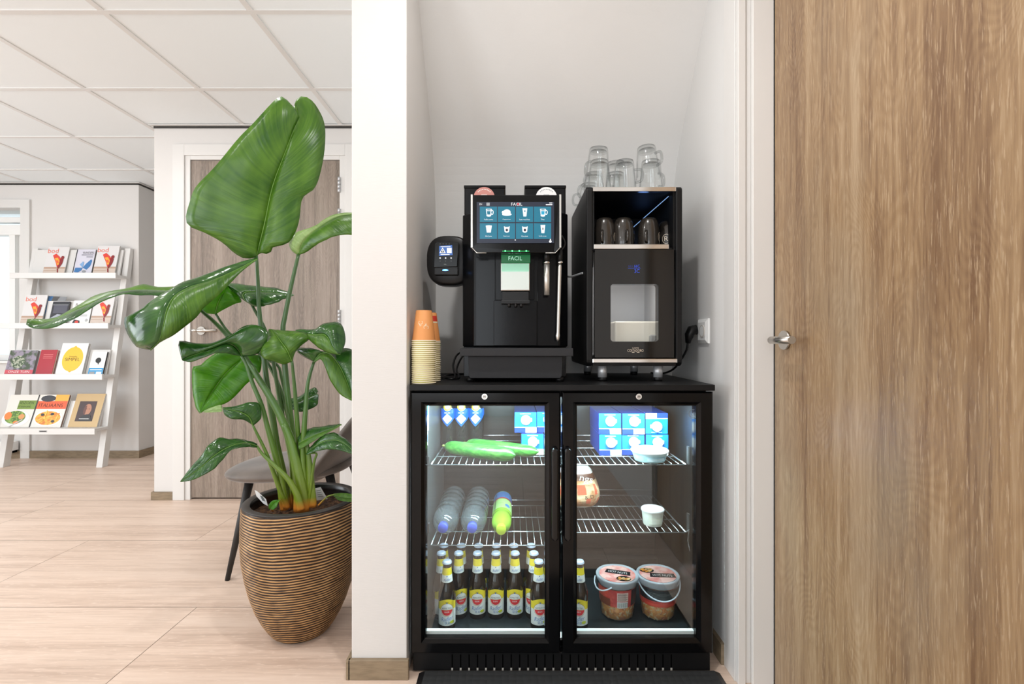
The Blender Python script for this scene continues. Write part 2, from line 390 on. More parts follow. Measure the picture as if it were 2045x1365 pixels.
# far wall (left) with corner, window
fy = 4.08; wx = PX(277, fy); wl, wr, wt, wb = -5.4, PX(44, fy), PZ(415, fy), PZ(720, fy)
mb = MB(); mb.box(wr, wx, fy, 5.1, 0, H, M_wall); mb.box(-5.5, wr, fy, fy + .2, wt, H, M_wall); mb.box(-5.5, wr, fy, fy + .2, 0, wb, M_wall)
struct(mb.build('wall_far'))
mb = MB(); mb.box(wx, PX(308, dy) + .15, 5.1, 5.2, 0, H, M_wall); struct(mb.build('wall_passage'))
# window
mb = MB(); fr = .05
mb.box(wr, PX(62, fy), fy - .016, fy, 0, PZ(399, fy), M_lac); mb.box(-5.4, wr, fy - .016, fy, wt, PZ(399, fy), M_lac)
mb.build('window_frame_casing')
win = bpy.data.objects['window_frame_casing']; win.name = 'trim_3'; struct(win)
mb = MB(); y0, y1 = fy + .05, fy + .11
mb.box(wr - .01, wr, y0, y1, wb, wt, M_white)
mb.box(wl, wr, y0, y1, wb, wb + .05, M_white)
mb.box(wl, wr, y0, y1, PZ(441, fy), PZ(430, fy), M_white); mb.box(wl, wr, y0 - .02, y1, PZ(467, fy), PZ(447, fy), M_white)
mb.box(PX(8, fy), PX(20, fy), y0 - .01, y1, wb, PZ(447, fy), M_white); mb.box(PX(20, fy), PX(27, fy), y0 + .02, y1, wb, PZ(447, fy), M_white)
mb.box(PX(-70, fy), PX(-58, fy), y0, y1, wb, PZ(447, fy), M_white)
mb.box(wl, wr + .0, fy - .03, y0, wb - .02, wb, M_white)
w1 = struct(mb.build('window_1', bevel=.003))
M_pane = glassmat('window_glass', (0.98, 1, 0.99), 1.45, (0.6, 0.65, 0.63))
mb = MB(); mb.box(wl, wr - .01, fy + .08, fy + .084, wb, wt, M_pane); mb.build('pane', w1)
# outer walls and the windows behind the camera / on the left
mb = MB(); mb.box(-5.6, .9, -3.6, -3.5, 0, .28, M_wall); mb.box(-5.6, .9, -3.6, -3.5, 2.22, H, M_wall)
for a, b_ in ((-5.6, -4.5), (-2.7, -1.9), (-.1, .9)): mb.box(a, b_, -3.6, -3.5, .28, 2.22, M_wall)
struct(mb.build('wall_front'))
mb = MB()
for c in (-3.6, -1.0):
    mb.box(c - .9, c + .9, -3.56, -3.5, .28, .34, M_lac); mb.box(c - .9, c + .9, -3.56, -3.5, 2.16, 2.22, M_lac)
    for q in (-.9, -.03, .84): mb.box(c + q, c + q + .06, -3.56, -3.5, .34, 2.16, M_lac)
w2 = struct(mb.build('window_2'))
mb = MB(); mb.box(-5.6, -5.5, -3.6, -.6, 0, H, M_wall); mb.box(-5.6, -5.5, 2.2, 4.28, 0, H, M_wall); mb.box(-5.6, -5.5, -.6, 2.2, 0, .45, M_wall); mb.box(-5.6, -5.5, -.6, 2.2, 2.25, H, M_wall)
struct(mb.build('wall_left'))
# ceiling edge profiles
mb = MB()
z0 = CEIL - .016; g = mat('painted_gap_shade', rgb(60, 58, 55), 0.8)  # dark strip colours in the shade below the edge profile
mb.box(PX(308, dy) - .02, -.469, dy - .022, dy, CEIL - .004, CEIL, M_lac); mb.box(PX(308, dy), -.469, dy - .006, dy, z0, CEIL - .004, g)
mb.box(-5.5, wx + .02, fy - .022, fy, CEIL - .004, CEIL, M_lac); mb.box(-5.5, wx, fy - .006, fy, z0, CEIL - .004, g)
mb.box(wx, wx + .022, fy, 5.1, CEIL - .004, CEIL, M_lac); mb.box(wx, wx + .006, fy, 5.1, z0, CEIL - .004, g)
struct(mb.build('trim_4'))
# baseboards
bh = .058
mb = MB(); mb.box(-.476, -.300, 1.397, 1.41, 0, bh, M_skirt); mb.box(-.482, -.469, 1.397, 3.0, 0, bh, M_skirt); struct(mb.build('baseboard_column', bevel=.002))
mb = MB(); mb.box(-5.5, wx + .012, fy - .012, fy, 0, .062, M_skirt); mb.box(wx, wx + .012, fy, 5.1, 0, .062, M_skirt); struct(mb.build('baseboard_far'))
mb = MB(); mb.box(PX(308, dy) - .012, c0 - .001, dy - .012, dy, 0, .05, M_skirt); mb.box(PX(308, dy) - .012, PX(308, dy), dy, 5.1, 0, .05, M_skirt); struct(mb.build('baseboard_back'))
mb = MB(); mb.box(.635, .647, 1.464, 1.95, 0, .062, M_skirt); struct(mb.build('baseboard_alcove'))
# skirting heater under the far window
t = thing('skirting_heater', (-4.7, fy - .05, 0), 'low white convector heater along the wall under the window', 'heater')
mb = MB(); mb.box(-5.3, PX(42, fy), fy - .07, fy - .018, .075, .15, M_white); mb.build('housing', t, bevel=.004)
mb = MB(); mb.box(-5.28, PX(42, fy) - .01, fy - .06, fy - .022, .055, .075, M_dark); mb.build('slot', t)
# ================================================================ DISPLAY FRIDGE
FY = 1.42
fr = thing('display_fridge', (.145, 1.68, 0), 'black two-door glass display fridge standing in the alcove', 'fridge')
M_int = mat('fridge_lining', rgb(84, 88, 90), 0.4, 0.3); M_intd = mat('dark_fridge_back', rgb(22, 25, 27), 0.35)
x0, x1 = -.296, .588; iy0, iy1 = 1.462, 1.885; zt = .838
mb = MB()
mb.box(x0, x0 + .028, iy0, 1.92, .06, zt, M_blackm); mb.box(x1 - .028, x1, iy0, 1.92, .06, zt, M_blackm)
mb.box(x0 + .028, x1 - .028, iy1, 1.92, .06, zt, M_blackm)
mb.box(x0 + .028, x1 - .028, iy0, iy1, .06, .077, M_blackm); mb.box(x0 + .028, x1 - .028, iy0, iy1, .815, zt, M_blackm)
mb.build('cabinet', fr)
mb = MB(); a, b_ = x0 + .028, x1 - .028
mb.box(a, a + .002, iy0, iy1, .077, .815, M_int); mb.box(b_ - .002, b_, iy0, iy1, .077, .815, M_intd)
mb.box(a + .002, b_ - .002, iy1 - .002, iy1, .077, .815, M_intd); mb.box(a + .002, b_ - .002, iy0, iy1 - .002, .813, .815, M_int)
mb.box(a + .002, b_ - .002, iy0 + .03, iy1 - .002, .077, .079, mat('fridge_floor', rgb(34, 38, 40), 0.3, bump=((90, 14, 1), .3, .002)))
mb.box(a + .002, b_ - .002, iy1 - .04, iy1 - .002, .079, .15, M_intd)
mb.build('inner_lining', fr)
mb = MB(); mb.box(a + .002, b_ - .002, iy0, iy0 + .03, .077, .084, M_white); mb.build('led_reflection_sill', fr)  # white ledge put in for the LED's bright reflection at the bottom
mb = MB(); mb.box(-.2994, .592, 1.405, 1.93, .838, .8555, M_blackm); mb.build('worktop', fr, bevel=.0015)
# plinth with slots
M_paper_ = mat('slot_end_grey', rgb(170, 168, 162), .5)
mb = MB(); mb.box(x0 + .002, .5885, 1.432, 1.90, .004, .059, M_blackm)
mb.build('plinth', fr, bevel=.002)
for i in range(27):
    px = 903 + 16.85 * i; x = PX(px, 1.43)
    mb = MB(); mb.box(x - .0016, x + .0016, 1.4312, 1.4330, .010, .053, M_dark); mb.box(x - .0026, x + .0026, 1.4300, 1.433, .005, .0135, M_paper_)
    mb.build('vent_slot', fr)
def frame_loop(xa, xb, za, zb, y): return [Vector((xa, y, za)), Vector((xb, y, za)), Vector((xb, y, zb)), Vector((xa, y, zb))]
M_fglass = glassmat('fridge_glass', (0.93, 0.96, 0.96), 1.62, (0.5, 0.6, 0.6), 0.0, 1.25)
M_grip = mat('fridge_grip', rgb(14, 14, 15), 0.22, spec=.4)
def fridge_door(pxa, pxb, gxa, gxb, hpx, lpx):
    a, b_ = PX(pxa, FY), PX(pxb, FY); ga, gb = PX(gxa, FY), PX(gxb, FY); za, zb = PZ(1305, FY), PZ(782, FY); gz0, gz1 = PZ(1276, FY), PZ(810.5, FY)
    mb = MB(); e = .004; q = .012
    mb.rings([frame_loop(a, b_, za, zb, 1.460), frame_loop(a, b_, za, zb, 1.424), frame_loop(a + e, b_ - e, za + e, zb - e, FY), frame_loop(ga - q, gb + q, gz0 - q, gz1 + q, FY),
              frame_loop(ga - .004, gb + .004, gz0 - .004, gz1 + .004, 1.428), frame_loop(ga, gb, gz0, gz1, 1.429), frame_loop(ga, gb, gz0, gz1, 1.460), frame_loop(a, b_, za, zb, 1.460)], M_blackg)
    d = mb.build('door', fr)
    mb = MB(); mb.box(ga - .001, gb + .001, 1.440, 1.444, gz0 - .001, gz1 + .001, M_fglass); mb.build('glass_pane', d)
    mb = MB(); hx = PX(hpx, FY - .012); z1, z0 = PZ(893, FY - .012), PZ(1080, FY - .012); w = .0105
    loop = []
    for i in range(13): th = PI * i / 12; loop.append((hx + w * math.cos(th), z1 - w + w * math.sin(th)))
    for i in range(13): th = PI + PI * i / 12; loop.append((hx + w * math.cos(th), z0 + w + w * math.sin(th)))
    L = lambda s_, y: [Vector((hx + (x - hx) * s_, y, z + (0 if s_ == 1 else (.003 if z < (z0 + z1) / 2 else -.003)))) for x, z in loop]
    mb.rings([L(1, 1.419), L(1, 1.409), L(.85, 1.404), L(.5, 1.402)], M_grip, True, True); mb.build('handle', d)
    mb = MB(); lx, lz = PX(lpx, FY), PZ(791, FY)
    mb.tube([(lx, 1.4195, lz), (lx, 1.412, lz)], .0085, M_chrome, 24); mb.tube([(lx, 1.412, lz), (lx, 1.4105, lz)], .0055, M_steel, 20); mb.box(lx - .0035, lx + .0035, 1.4098, 1.411, lz - .0008, lz + .0008, M_dark)
    mb.build('lock', d)
    # white strip standing in for the LED's reflection along the pane's bottom edge
    mb = MB(); mb.box(ga, gb, 1.4448, 1.4590, gz0 + .0005, gz0 + .010, M_white); mb.build('led_reflection_strip', d)
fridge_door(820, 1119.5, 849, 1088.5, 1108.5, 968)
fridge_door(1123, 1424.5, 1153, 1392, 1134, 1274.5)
M_wire = mat('chromed_wire', rgb(205, 212, 214), 0.25, 0.9)
def wire_shelf(xa, xb, z):
    mb = MB(); ya, yb = 1.50, 1.865
    n = round((xb - xa) / .0213)
    for i in range(n + 1): x = xa + (xb - xa) * i / n; mb.tube([(x, ya, z - .001), (x, yb, z - .001)], .0011, M_wire, 6)
    for y in (ya, ya + .11, ya + .24, yb): mb.tube([(xa, y, z - .0035), (xb, y, z - .0035)], .0021, M_wire, 8)
    for x in (xa, xb): mb.tube([(x, ya, z - .0035), (x, yb, z - .0035)], .0021, M_wire, 8)
    mb.tube([(xa, yb, z + .018), (xb, yb, z + .018)], .0016, M_wire, 8)
    mb.build('wire_shelf', fr)
Z1, Z2, Z3, Z0 = .6015, .351, .391, .079
wire_shelf(-.252, .136, Z1); wire_shelf(.148, .541, Z1); wire_shelf(-.252, .136, Z2); wire_shelf(.148, .541, Z3)
mb = MB(); mb.box(.139, .145, 1.83, 1.88, .10, .80, M_int); mb.build('centre_rail', fr)
for z in (Z1, Z3):
    mb = MB(); mb.box(.552, .557, 1.51, 1.525, z - .005, z + .05, M_int); mb.build('shelf_bracket', fr); mb = MB()
    mb.box(-.264, -.259, 1.51, 1.525, z - .01, z + .02, M_int); mb.build('shelf_bracket', fr)
mb = MB(); mb.tube([(.543, 1.505, Z3 - .004), (.552, 1.505, Z3 + .004), (.549, 1.505, Z3 - .03), (.556, 1.505, Z3 - .062)], .002, M_wire, 8)
mb.build('shelf_bracket', fr)
M_led = mat('led_tube', (1, 1, 1, 1), 0.5, emit=(0.72, 0.93, 1.0, 1), es=14)
for xa, xb in ((-.25, .12), (.16, .54)):
    mb = MB(); mb.box(xa, xb, 1.464, 1.474, .795, .803, M_led); mb.build('led_strip', fr)
    l = area('fridge_light', ((xa + xb) / 2, 1.475, .79), (math.radians(32), 0, 0), .36, .02, 14, (0.74, 0.94, 1.0)); l.parent = fr; l.location = l.location - fr.location
M_paper = mat('white_paper', rgb(238, 240, 240), 0.6); M_pblue = mat('sticker_blue', rgb(70, 150, 190), 0.5)
mb = MB(); X = -.2655
mb.box(X, X + .0006, 1.49, 1.535, .70, .80, M_paper); mb.box(X, X + .0006, 1.49, 1.52, .655, .697, M_paper); mb.box(X + .0006, X + .0009, 1.495, 1.515, .665, .69, M_pblue); mb.box(X + .0006, X + .0009, 1.495, 1.53, .75, .79, M_pblue)
mb.build('sticker', fr)
mb = MB(); c = P(1385, 826, 1.439); Wl = lambda u, v, k: Vector((c.x + u, 1.4398 - .0001 * k, c.z + v))
ring = lambda r: [Wl(r * math.cos(2 * PI * i / 28), r * math.sin(2 * PI * i / 28), 0) for i in range(28)]
M_gt = mat('grey_print', rgb(120, 128, 128), 0.5)
mb.rings([ring(.0145), ring(.0125)], M_gt); mb.rings([ring(.0095), ring(.0085)], M_gt); mb.text2(Wl, 'C', 0, 0, .010, M_gt, 0)
mb.build('sticker', fr)

# ---------------------------------------------------------------- beer bottles
M_beer = mat('brown_bottle_glass', rgb(40, 24, 12), 0.06, coat=0.3)
M_ly = mat('label_yellow', rgb(244, 220, 50), 0.45); M_lw = mat('label_white', rgb(240, 240, 236), 0.45); M_lr = mat('label_red', rgb(214, 34, 40), 0.45)
M_lb = mat('label_blue', rgb(30, 96, 170), 0.45); M_lg = mat('label_gold', rgb(196, 160, 90), 0.4); M_ink = mat('label_ink', rgb(20, 20, 20), 0.5); M_lime = mat('label_lemon', rgb(196, 200, 40), 0.45)
M_cap = mat('silver_blue_cap', rgb(205, 216, 236), 0.3, 0.2)
def beer(loc, rz, label):
    t = thing('beer_bottle', loc, label, 'bottle', 'beer bottles on the fridge floor')
    t.rotation_euler = (0, 0, 0); lx, ly, lz = loc
    prof = [(0, .002), (.022, .002), (.026, 0), (.0272, .004), (.0275, .1), (.0268, .112), (.0235, .125), (.0192, .138), (.0165, .150), (.0145, .165), (.0128, .185), (.0122, .195), (.0132, .197), (.0132, .203), (.012, .204)]
    mb = MB(); mb.lathe(prof, loc, M_beer, 28); mb.build('glass', t)
    mb = MB(); n = 21
    def ring_(r, z, amp=0): return [Vector((lx + (r + (amp if k % 2 else -amp)) * math.cos(2 * PI * k / 42), ly + (r + (amp if k % 2 else -amp)) * math.sin(2 * PI * k / 42), lz + z)) for k in range(42)]
    mb.rings([ring_(.0152, .2015, .0006), ring_(.0146, .2055, .0003), ring_(.0132, .2085), ring_(.009, .2100)], M_cap, True, True); mb.build('cap', t)
    # body label
    def Wb(u, v, k): r = .0278 + .00025 * k; th = -PI / 2 + u / .0275; return Vector((lx + r * math.cos(th), ly + r * math.sin(th), lz + v))
    mb = MB()
    N = 18
    for i in range(N):
        u0 = -.034 + .068 * i / N; u1 = -.034 + .068 * (i + 1) / N
        top = lambda u: .089 + .010 * max(0, math.cos(u / .034 * PI / 2 * 1.25))
        split = lambda u: .074 - .022 * (u / .034 * 0.5 + .5) + .016
        split = lambda u: .066
        mb.poly([Wb(u0, .017, 0), Wb(u1, .017, 0), Wb(u1, split(u1), 0), Wb(u0, split(u0), 0)], M_lw)
        mb.poly([Wb(u0, split(u0), 0), Wb(u1, split(u1), 0), Wb(u1, top(u1), 0), Wb(u0, top(u0), 0)], M_ly)
    mb.circ2(Wb, 0, .066, .0205, .0205, M_lg, 1); mb.circ2(Wb, 0, .066, .0190, .0190, M_lw, 2); mb.circ2(Wb, 0, .066, .0172, .0172, M_lr, 3, a0=PI, a1=2 * PI)
    mb.rect2(Wb, -.0172, .0172, .0655, .0665, M_lg, 4, 6)
    mb.text2(Wb, 'AMSTEL', 0, .0715, .0052, M_ink, 4, width=.031); mb.text2(Wb, 'BIER', 0, .060, .0042, M_lw, 5, width=.014)
    mb.circ2(Wb, 0, .087, .002, .002, M_lb, 4, 10, rg=1); mb.rect2(Wb, -.005, .005, .0895, .0905, M_ink, 4, 2)
    mb.text2(Wb, 'Radler', -.001, .0385, .0125, M_lb, 4, slant=.3, width=.036, rot=.14); mb.text2(Wb, '0.0', .001, .0265, .0078, M_lb, 4, width=.015)
    mb.circ2(Wb, .016, .027, .0075, .0045, M_lime, 4, 14)
    mb.build('label', t)
    # neck label
    def Wn(u, v, k):
        f = (v - .147) / (.191 - .147); r = .0172 + (.0130 - .0172) * max(0, min(1, f)) + .0006 + .0002 * k; th = -PI / 2 + u; return Vector((lx + r * math.cos(th), ly + r * math.sin(th), lz + v))
    mb = MB(); 
    for i in range(24):
        u0 = -PI * .93 + 2 * PI * .93 * i / 24; u1 = u0 + 2 * PI * .93 / 24
        mb.poly([Wn(u0, .146, 0), Wn(u1, .146, 0), Wn(u1, .168, 0), Wn(u0, .168, 0)], M_lw); mb.poly([Wn(u0, .168, 0), Wn(u1, .168, 0), Wn(u1, .190, 0), Wn(u0, .190, 0)], M_ly)
    Wq = lambda u, v, k: Wn(u / .016, v, k)
    mb.text2(Wq, 'Radler', 0, .155, .0075, M_lb, 2, slant=.3, width=.020, rot=.12); mb.circ2(Wq, 0, .165, .0016, .0016, M_lb, 2, 8, rg=1)
    mb.build('neck_label', t)
    t.rotation_euler = (0, 0, rz); return t
ordn = ['first', 'second', 'third', 'fourth', 'fifth', 'sixth', 'seventh', 'eighth', 'ninth', 'tenth', 'eleventh', 'twelfth', 'thirteenth', 'fourteenth', 'fifteenth', 'sixteenth',
        'seventeenth', 'eighteenth', 'nineteenth', 'twentieth', 'twenty-first', 'twenty-second', 'twenty-third', 'twenty-fourth']
b0 = beer((-.206, 1.53, Z0), .12, 'yellow-labelled beer bottle standing alone in front at the left of the fridge floor')
G = 'beer bottles on the fridge floor'
dup(b0, (.085, 1.532, Z0), .1, 'yellow-labelled beer bottle standing in front beside the fridge centre post', G)
dup(b0, (.214, 1.53, Z0), -.22, 'yellow-labelled beer bottle half hidden behind the right door frame', G)
sec = [-.2330, -.176, -.1135, -.0528, .0098, .0723]; rzz = [.5, .45, .03, -.02, -.03, -.5]
for i, x in enumerate(sec): dup(b0, (x, 1.592, Z0), rzz[i], 'yellow-labelled beer bottle, %s from the left in the middle row' % ordn[i], G)
for i, x in enumerate([-.2335, -.174, -.114, -.0535, .006, .0655]):
    dup(b0, (x, 1.652, Z0), [.9, -.9, .8, .1, .9, .7][i], 'beer bottle in the back row showing only its cap, %s from the left' % ordn[i], G)
# ---------------------------------------------------------------- tall bottles on the top shelf
M_blu = mat('foil_blue', rgb(20, 92, 190), 0.3); M_clear_d = mat('dark_green_glass', rgb(22, 30, 30), 0.06, coat=.3)
def tall(loc, label):
    lx, ly, lz = loc; t = thing('lemonade_bottle', loc, label, 'bottle', 'tall bottles on the top shelf')
    mb = MB(); mb.lathe([(0, .002), (.024, .001), (.028, .004), (.0285, .07), (.0283, .115), (.0275, .135), (.023, .155), (.016, .175), (.0135, .185), (.013, .195), (.0135, .203), (0, .204)], loc, M_clear_d, 28); mb.build('glass', t)
    def Wb(u, v, k):
        z = v; rr = .0288 if z < .125 else .0288 - (.0288 - .0175) * min(1, (z - .125) / .05); r = rr + .0006 + .0003 * k; th = -PI / 2 + u / .028
        return Vector((lx + r * math.cos(th), ly + r * math.sin(th), lz + z))
    mb = MB(); N = 16
    for i in range(N):
        u0 = -.042 + .084 * i / N; u1 = -.042 + .084 * (i + 1) / N
        lo = lambda u: .068 + .045 * (abs(u) / .042)
        prev = None
        for j in range(6):
            f0, f1 = j / 6, (j + 1) / 6; A = lambda u, f: lo(u) + (.174 - lo(u)) * f
            mb.poly([Wb(u0, A(u0, f0), 0), Wb(u1, A(u1, f0), 0), Wb(u1, A(u1, f1), 0), Wb(u0, A(u0, f1), 0)], M_blu)
    s = .019
    for a in range(4):
        for b2 in range(4):
            pt = lambda i, j: (s * (i - j) / 4 * .95, .078 + s * (i + j) / 4 * .98)
            q = [pt(a, b2), pt(a + 1, b2), pt(a + 1, b2 + 1), pt(a, b2 + 1)]
            mb.poly2(Wb, q, M_lw, 2)
    mb.circ2(Wb, 0, .142, .016, .017, M_ly, 2, 16); mb.circ2(Wb, 0, .140, .010, .008, M_lw, 3, 14)
    mb.text2(Wb, '--', 0, .118, .003, M_lw, 2, width=.02)
    mb.build('label', t); return t
t0 = tall((-.238, 1.80, Z1), 'tall dark bottle with blue foil label, leftmost on the top fridge shelf')
dup(t0, (-.188, 1.80, Z1), 0.05, 'tall dark bottle with blue foil label, middle one on the top fridge shelf', 'tall bottles on the top shelf')
dup(t0, (-.133, 1.80, Z1), -.05, 'tall dark bottle with blue foil label, right one on the top fridge shelf', 'tall bottles on the top shelf')
# ---------------------------------------------------------------- cartons
M_cb = mat('carton_blue', rgb(10, 108, 184), 0.35); M_cd = mat('carton_dark_blue', rgb(16, 48, 128), 0.35)
def carton(loc, label, flip=False):
    lx, ly, lz = loc; t = thing('milk_carton', loc, label, 'carton', 'blue milk cartons lying on the top shelf')
    mb = MB(); w = .037; h = .069
    mb.box(lx - w, lx + w, ly + .0, ly + .19, lz, lz + h, M_cd)
    Wf = lambda u, v, k: Vector((lx + u, ly - .0003 - .0003 * k, lz + v))
    mb.rect2(Wf, -w, w, 0, h, M_cb, 0)
    mb.rect2(Wf, 0, w, .0, .0165, M_lw, 1); mb.rect2(Wf, -w, 0, 0, .0165, M_cd, 1); mb.rect2(Wf, -w, w, .0175, .0190, M_lw, 1); mb.rect2(Wf, -.018, .018, h - .006, h - .004, M_lw, 1)
    mb.build('box', t, bevel=.0015)
    mb = MB(); mb.tube([(lx + .001, ly - .0008, lz + .044), (lx + .001, ly - .011, lz + .044)], .0165, M_white, 28); mb.box(lx + .015, lx + .022, ly - .006, ly - .001, lz + .038, lz + .050, M_white)
    mb.build('screw_cap', t, bevel=.001); return t
k0 = carton((.329, 1.612, Z1), 'blue milk carton with round white cap, bottom left of the right-hand pile')
G = 'blue milk cartons lying on the top shelf'; yC = 1.612
for x, y, z, l in ((.4065, 1.618, Z1, 'blue milk carton, bottom middle of the right-hand pile, behind the flat tub'), (.4850, 1.612, Z1, 'blue milk carton with round white cap, bottom right of the right-hand pile'),
                   (.328, 1.615, Z1 + .0705, 'blue milk carton with round white cap, top left of the right-hand pile'), (.4065, 1.612, Z1 + .0705, 'blue milk carton with round white cap, top middle of the right-hand pile'),
                   (.069, 1.622, Z1, 'blue milk carton lying lowest in the pile behind the left door'), (.046, 1.640, Z1 + .0705, 'blue milk carton on top of the pile behind the left door'),
                   (.1225, 1.650, Z1 + .0705, 'blue milk carton on top behind the fridge centre post')):
    dup(k0, (x, y, z), .0, l, G)
q_ = dup(k0, (.4855, 1.618, Z1 + .0705 + .0695), .0, 'blue milk carton turned upside down, top right of the right-hand pile', G); q_.rotation_euler = (0, PI, 0)
# ---------------------------------------------------------------- cucumbers
M_cuc = mat('cucumber_skin', rgb(34, 96, 34), 0.3, noise_col=((14, 110, 110), rgb(84, 146, 62), 0.42, 0.72), bump=((90, 90, 90), .3, .002))
def cucumber(a, b_, r, bend, label):
    a, b_ = Vector(a), Vector(b_); t = tag(thing('cucumber', (a + b_) / 2, label, 'cucumber'), group='cucumbers on the top shelf')
    pts = []; rr = []
    for i in range(22):
        f = i / 21; p = a.lerp(b_, f); p.y += bend * math.sin(PI * f); pts.append(p); e = min(f, 1 - f); rr.append(r * (min(1, (e / .12)) ** .5 * .97 + .03 + .06 * math.sin(PI * f)))
    mb = MB(); mb.tube(pts, rr, M_cuc, 24); mb.build('skin', t)
    mb = MB(); d = (a - b_).normalized(); mb.tube([a - d * .004, a + d * .008], .004, mat('cucumber_stem', rgb(150, 160, 90), .7), 8); mb.build('stem', t)
    t['group'] = 'cucumbers on the top shelf'
cucumber((-.232, 1.655, Z1 + .0225), (.012, 1.515, Z1 + .0225), .0215, -.012, 'thick green cucumber lying in front on the top fridge shelf')
cucumber((-.165, 1.715, Z1 + .020), (.088, 1.572, Z1 + .020), .019, -.002, 'slimmer green cucumber lying behind the thick one')
# ---------------------------------------------------------------- tubs
M_tub = mat('tub_pale_blue', rgb(180, 216, 222), 0.4); M_lid = mat('tub_lid_white', rgb(240, 242, 240), 0.35)
def tub(loc, r, h, mbody, label, name='plastic_tub', oval=1.0):
    lx, ly, lz = loc; t = thing(name, loc, label, 'tub')
    T = lambda q: Vector((q.x, ly + (q.y - ly) * oval, q.z))
    mb = MB(); mb.lathe([(0, .001), (r * .80, .001), (r * .83, .004), (r * .95, h - .006), (r * .96, h - .002)], loc, mbody, 40, T)
    Wb = lambda u, v, k: Vector((lx + (r * .9 + .002) * math.sin(u / r), ly - (r * .9 + .002 + .0003 * k) * oval * math.cos(u / r), lz + v))
    mb.rect2(Wb, -.6 * r, .75 * r, h * .22, h * .6, mat('tub_label_' + name, rgb(120, 170, 186) if r > .05 else rgb(225, 232, 215), .5), 1, 10)
    for q in range(3): mb.rect2(Wb, -.4 * r, .65 * r, h * (.28 + .1 * q), h * (.31 + .1 * q), M_lw, 2, 8)
    mb.build('tub_body', t)
    mb = MB(); mb.lathe([(r, h - .005), (r * 1.02, h - .003), (r * 1.02, h), (r * .97, h + .003), (r * .9, h + .0015), (0, h + .0015)], loc, M_lid, 40, T); mb.build('lid', t)
tub((PX(1299, 1.535), 1.545, Z1), .058, .034, M_tub, 'flat round pale blue tub with white lid on the top fridge shelf')
tub((PX(1305, 1.55), 1.56, Z3), .036, .050, mat('tub_cream', rgb(226, 232, 222), .4), 'small white tub with lid alone on the right middle shelf', 'dip_pot')
# ---------------------------------------------------------------- bread bag
M_bag = mat('bread_bag_film', rgb(226, 190, 150), 0.3, noise_col=((22, 22, 30), rgb(188, 128, 84), 0.45, 0.62), bump=((30, 30, 30), .7, .01)); M_bagw = mat('bag_white', rgb(235, 228, 220), .35); M_bagr = mat('bag_orange', rgb(224, 110, 80), .4); M_bagd = mat('bag_brown', rgb(96, 58, 40), .4)
t = thing('bread_bag', (.20, 1.72, Z3), 'orange and brown bread bag lying on the right middle fridge shelf', 'bag')
mb = MB(); NU, NV = 28, 20; cx_, cy_, cz_ = .232, 1.72, Z3 + .078; base = len(mb.v)
def bagp(i, j):
    u = 2 * PI * i / NU; v = -PI / 2 + PI * j / NV
    cu, su, cv, sv = math.cos(u), math.sin(u), math.cos(v), math.sin(v)
    sg = lambda a, e: math.copysign(abs(a) ** e, a)
    p = Vector((.085 * sg(cu, .7) * sg(cv, .7), .055 * sg(su, .8) * sg(cv, .8), .077 * sg(sv, .75)))
    p.x *= 1.0 - .28 * (p.z / .077) * (.5 + .5 * (p.z > 0)); p.x += -.006
    w = noise.noise(p * 22) * .006; p += Vector((w, w, w * .4)); return p + Vector((cx_, cy_, cz_))
for j in range(NV):
    for i in range(NU):
        c_ = (j + .5) / NV
        m_ = M_bagw if c_ > .72 or (c_ < .2) else (M_bagr if (i * 3 + j) % 9 < 2 and .3 < c_ < .62 else M_bag)
        if .62 < c_ < .70: m_ = M_bagd
        mb.poly([bagp(i, j), bagp(i + 1, j), bagp(i + 1, j + 1), bagp(i, j + 1)], m_, True)
mb.build('film', t)
mb = MB(); Wg = lambda u, v, k: Vector((.237 + u, 1.72 - .0585 - .0006 * k - .0 + max(0, (abs(u) - .05)) * .55, Z3 + v))
mb.text2(Wg, 'ngs', .018, .112, .022, M_bagw, 3, width=.045, rot=-.2); mb.text2(Wg, '& D', .030, .055, .012, M_ink, 3, width=.032, rot=.15); mb.build('print', t)
# ---------------------------------------------------------------- lying drink bottles
M_pet = glassmat('clear_pet', (0.90, 0.95, 0.97), 1.5, (0.45, 0.55, 0.58), 0.04, 1.5, milky=0.09, milk=(0.75, 0.85, 0.9, 1)); M_capb = mat('blue_screw_cap', rgb(90, 110, 225), .35, emit=None)
def lying(loc, r, L, mbody, mcap, label, name, art=None, group=None):
    lx, ly, lz = loc; t = thing(name, loc, label, 'bottle', group); T = lambda q: Vector((lx + (q.x - lx), ly - (q.z - lz), lz + (q.y - ly)))
    pr = [(0, .004), (r * .5, .002), (r * .85, 0), (r, .012)]
    z = .012
    while z < L * .62: pr += [(r, z + .026), (r * .95, z + .032), (r, z + .038)]; z += .042
    pr += [(r, L * .76), (r * .95, L * .82), (r * .80, L * .87), (r * .58, L * .90), (.018, L * .925), (.0135, L * .96)]
    mb = MB(); mb.lathe(pr, (lx, ly, lz), mbody, 36, T); mb.build('bottle_body', t)
    mb = MB(); mb.lathe([(0.0155, L * .955), (.0155, L - .001), (.014, L), (0, L)], (lx, ly, lz), mcap, 28, T); mb.lathe([(0.0165, L * .945), (.0165, L * .952)], (lx, ly, lz), mcap, 28, T); mb.build('cap', t)
    if art: art(t, T, lx, ly, lz)
    return t
yb = 1.835
lying((-.218, yb, Z2 + .044), .0435, .32, M_pet, M_capb, 'clear water bottle lying with blue cap forward, left one of the pair', 'water_bottle', group='water bottles on the left middle shelf')
lying((-.126, yb, Z2 + .044), .0435, .32, M_pet, M_capb, 'clear water bottle lying with blue cap forward, right one of the pair', 'water_bottle', group='water bottles on the left middle shelf')
M_lim = mat('lime_bottle', rgb(150, 200, 60), .15, coat=.5); M_capg = mat('lime_cap', rgb(205, 235, 70), .3)
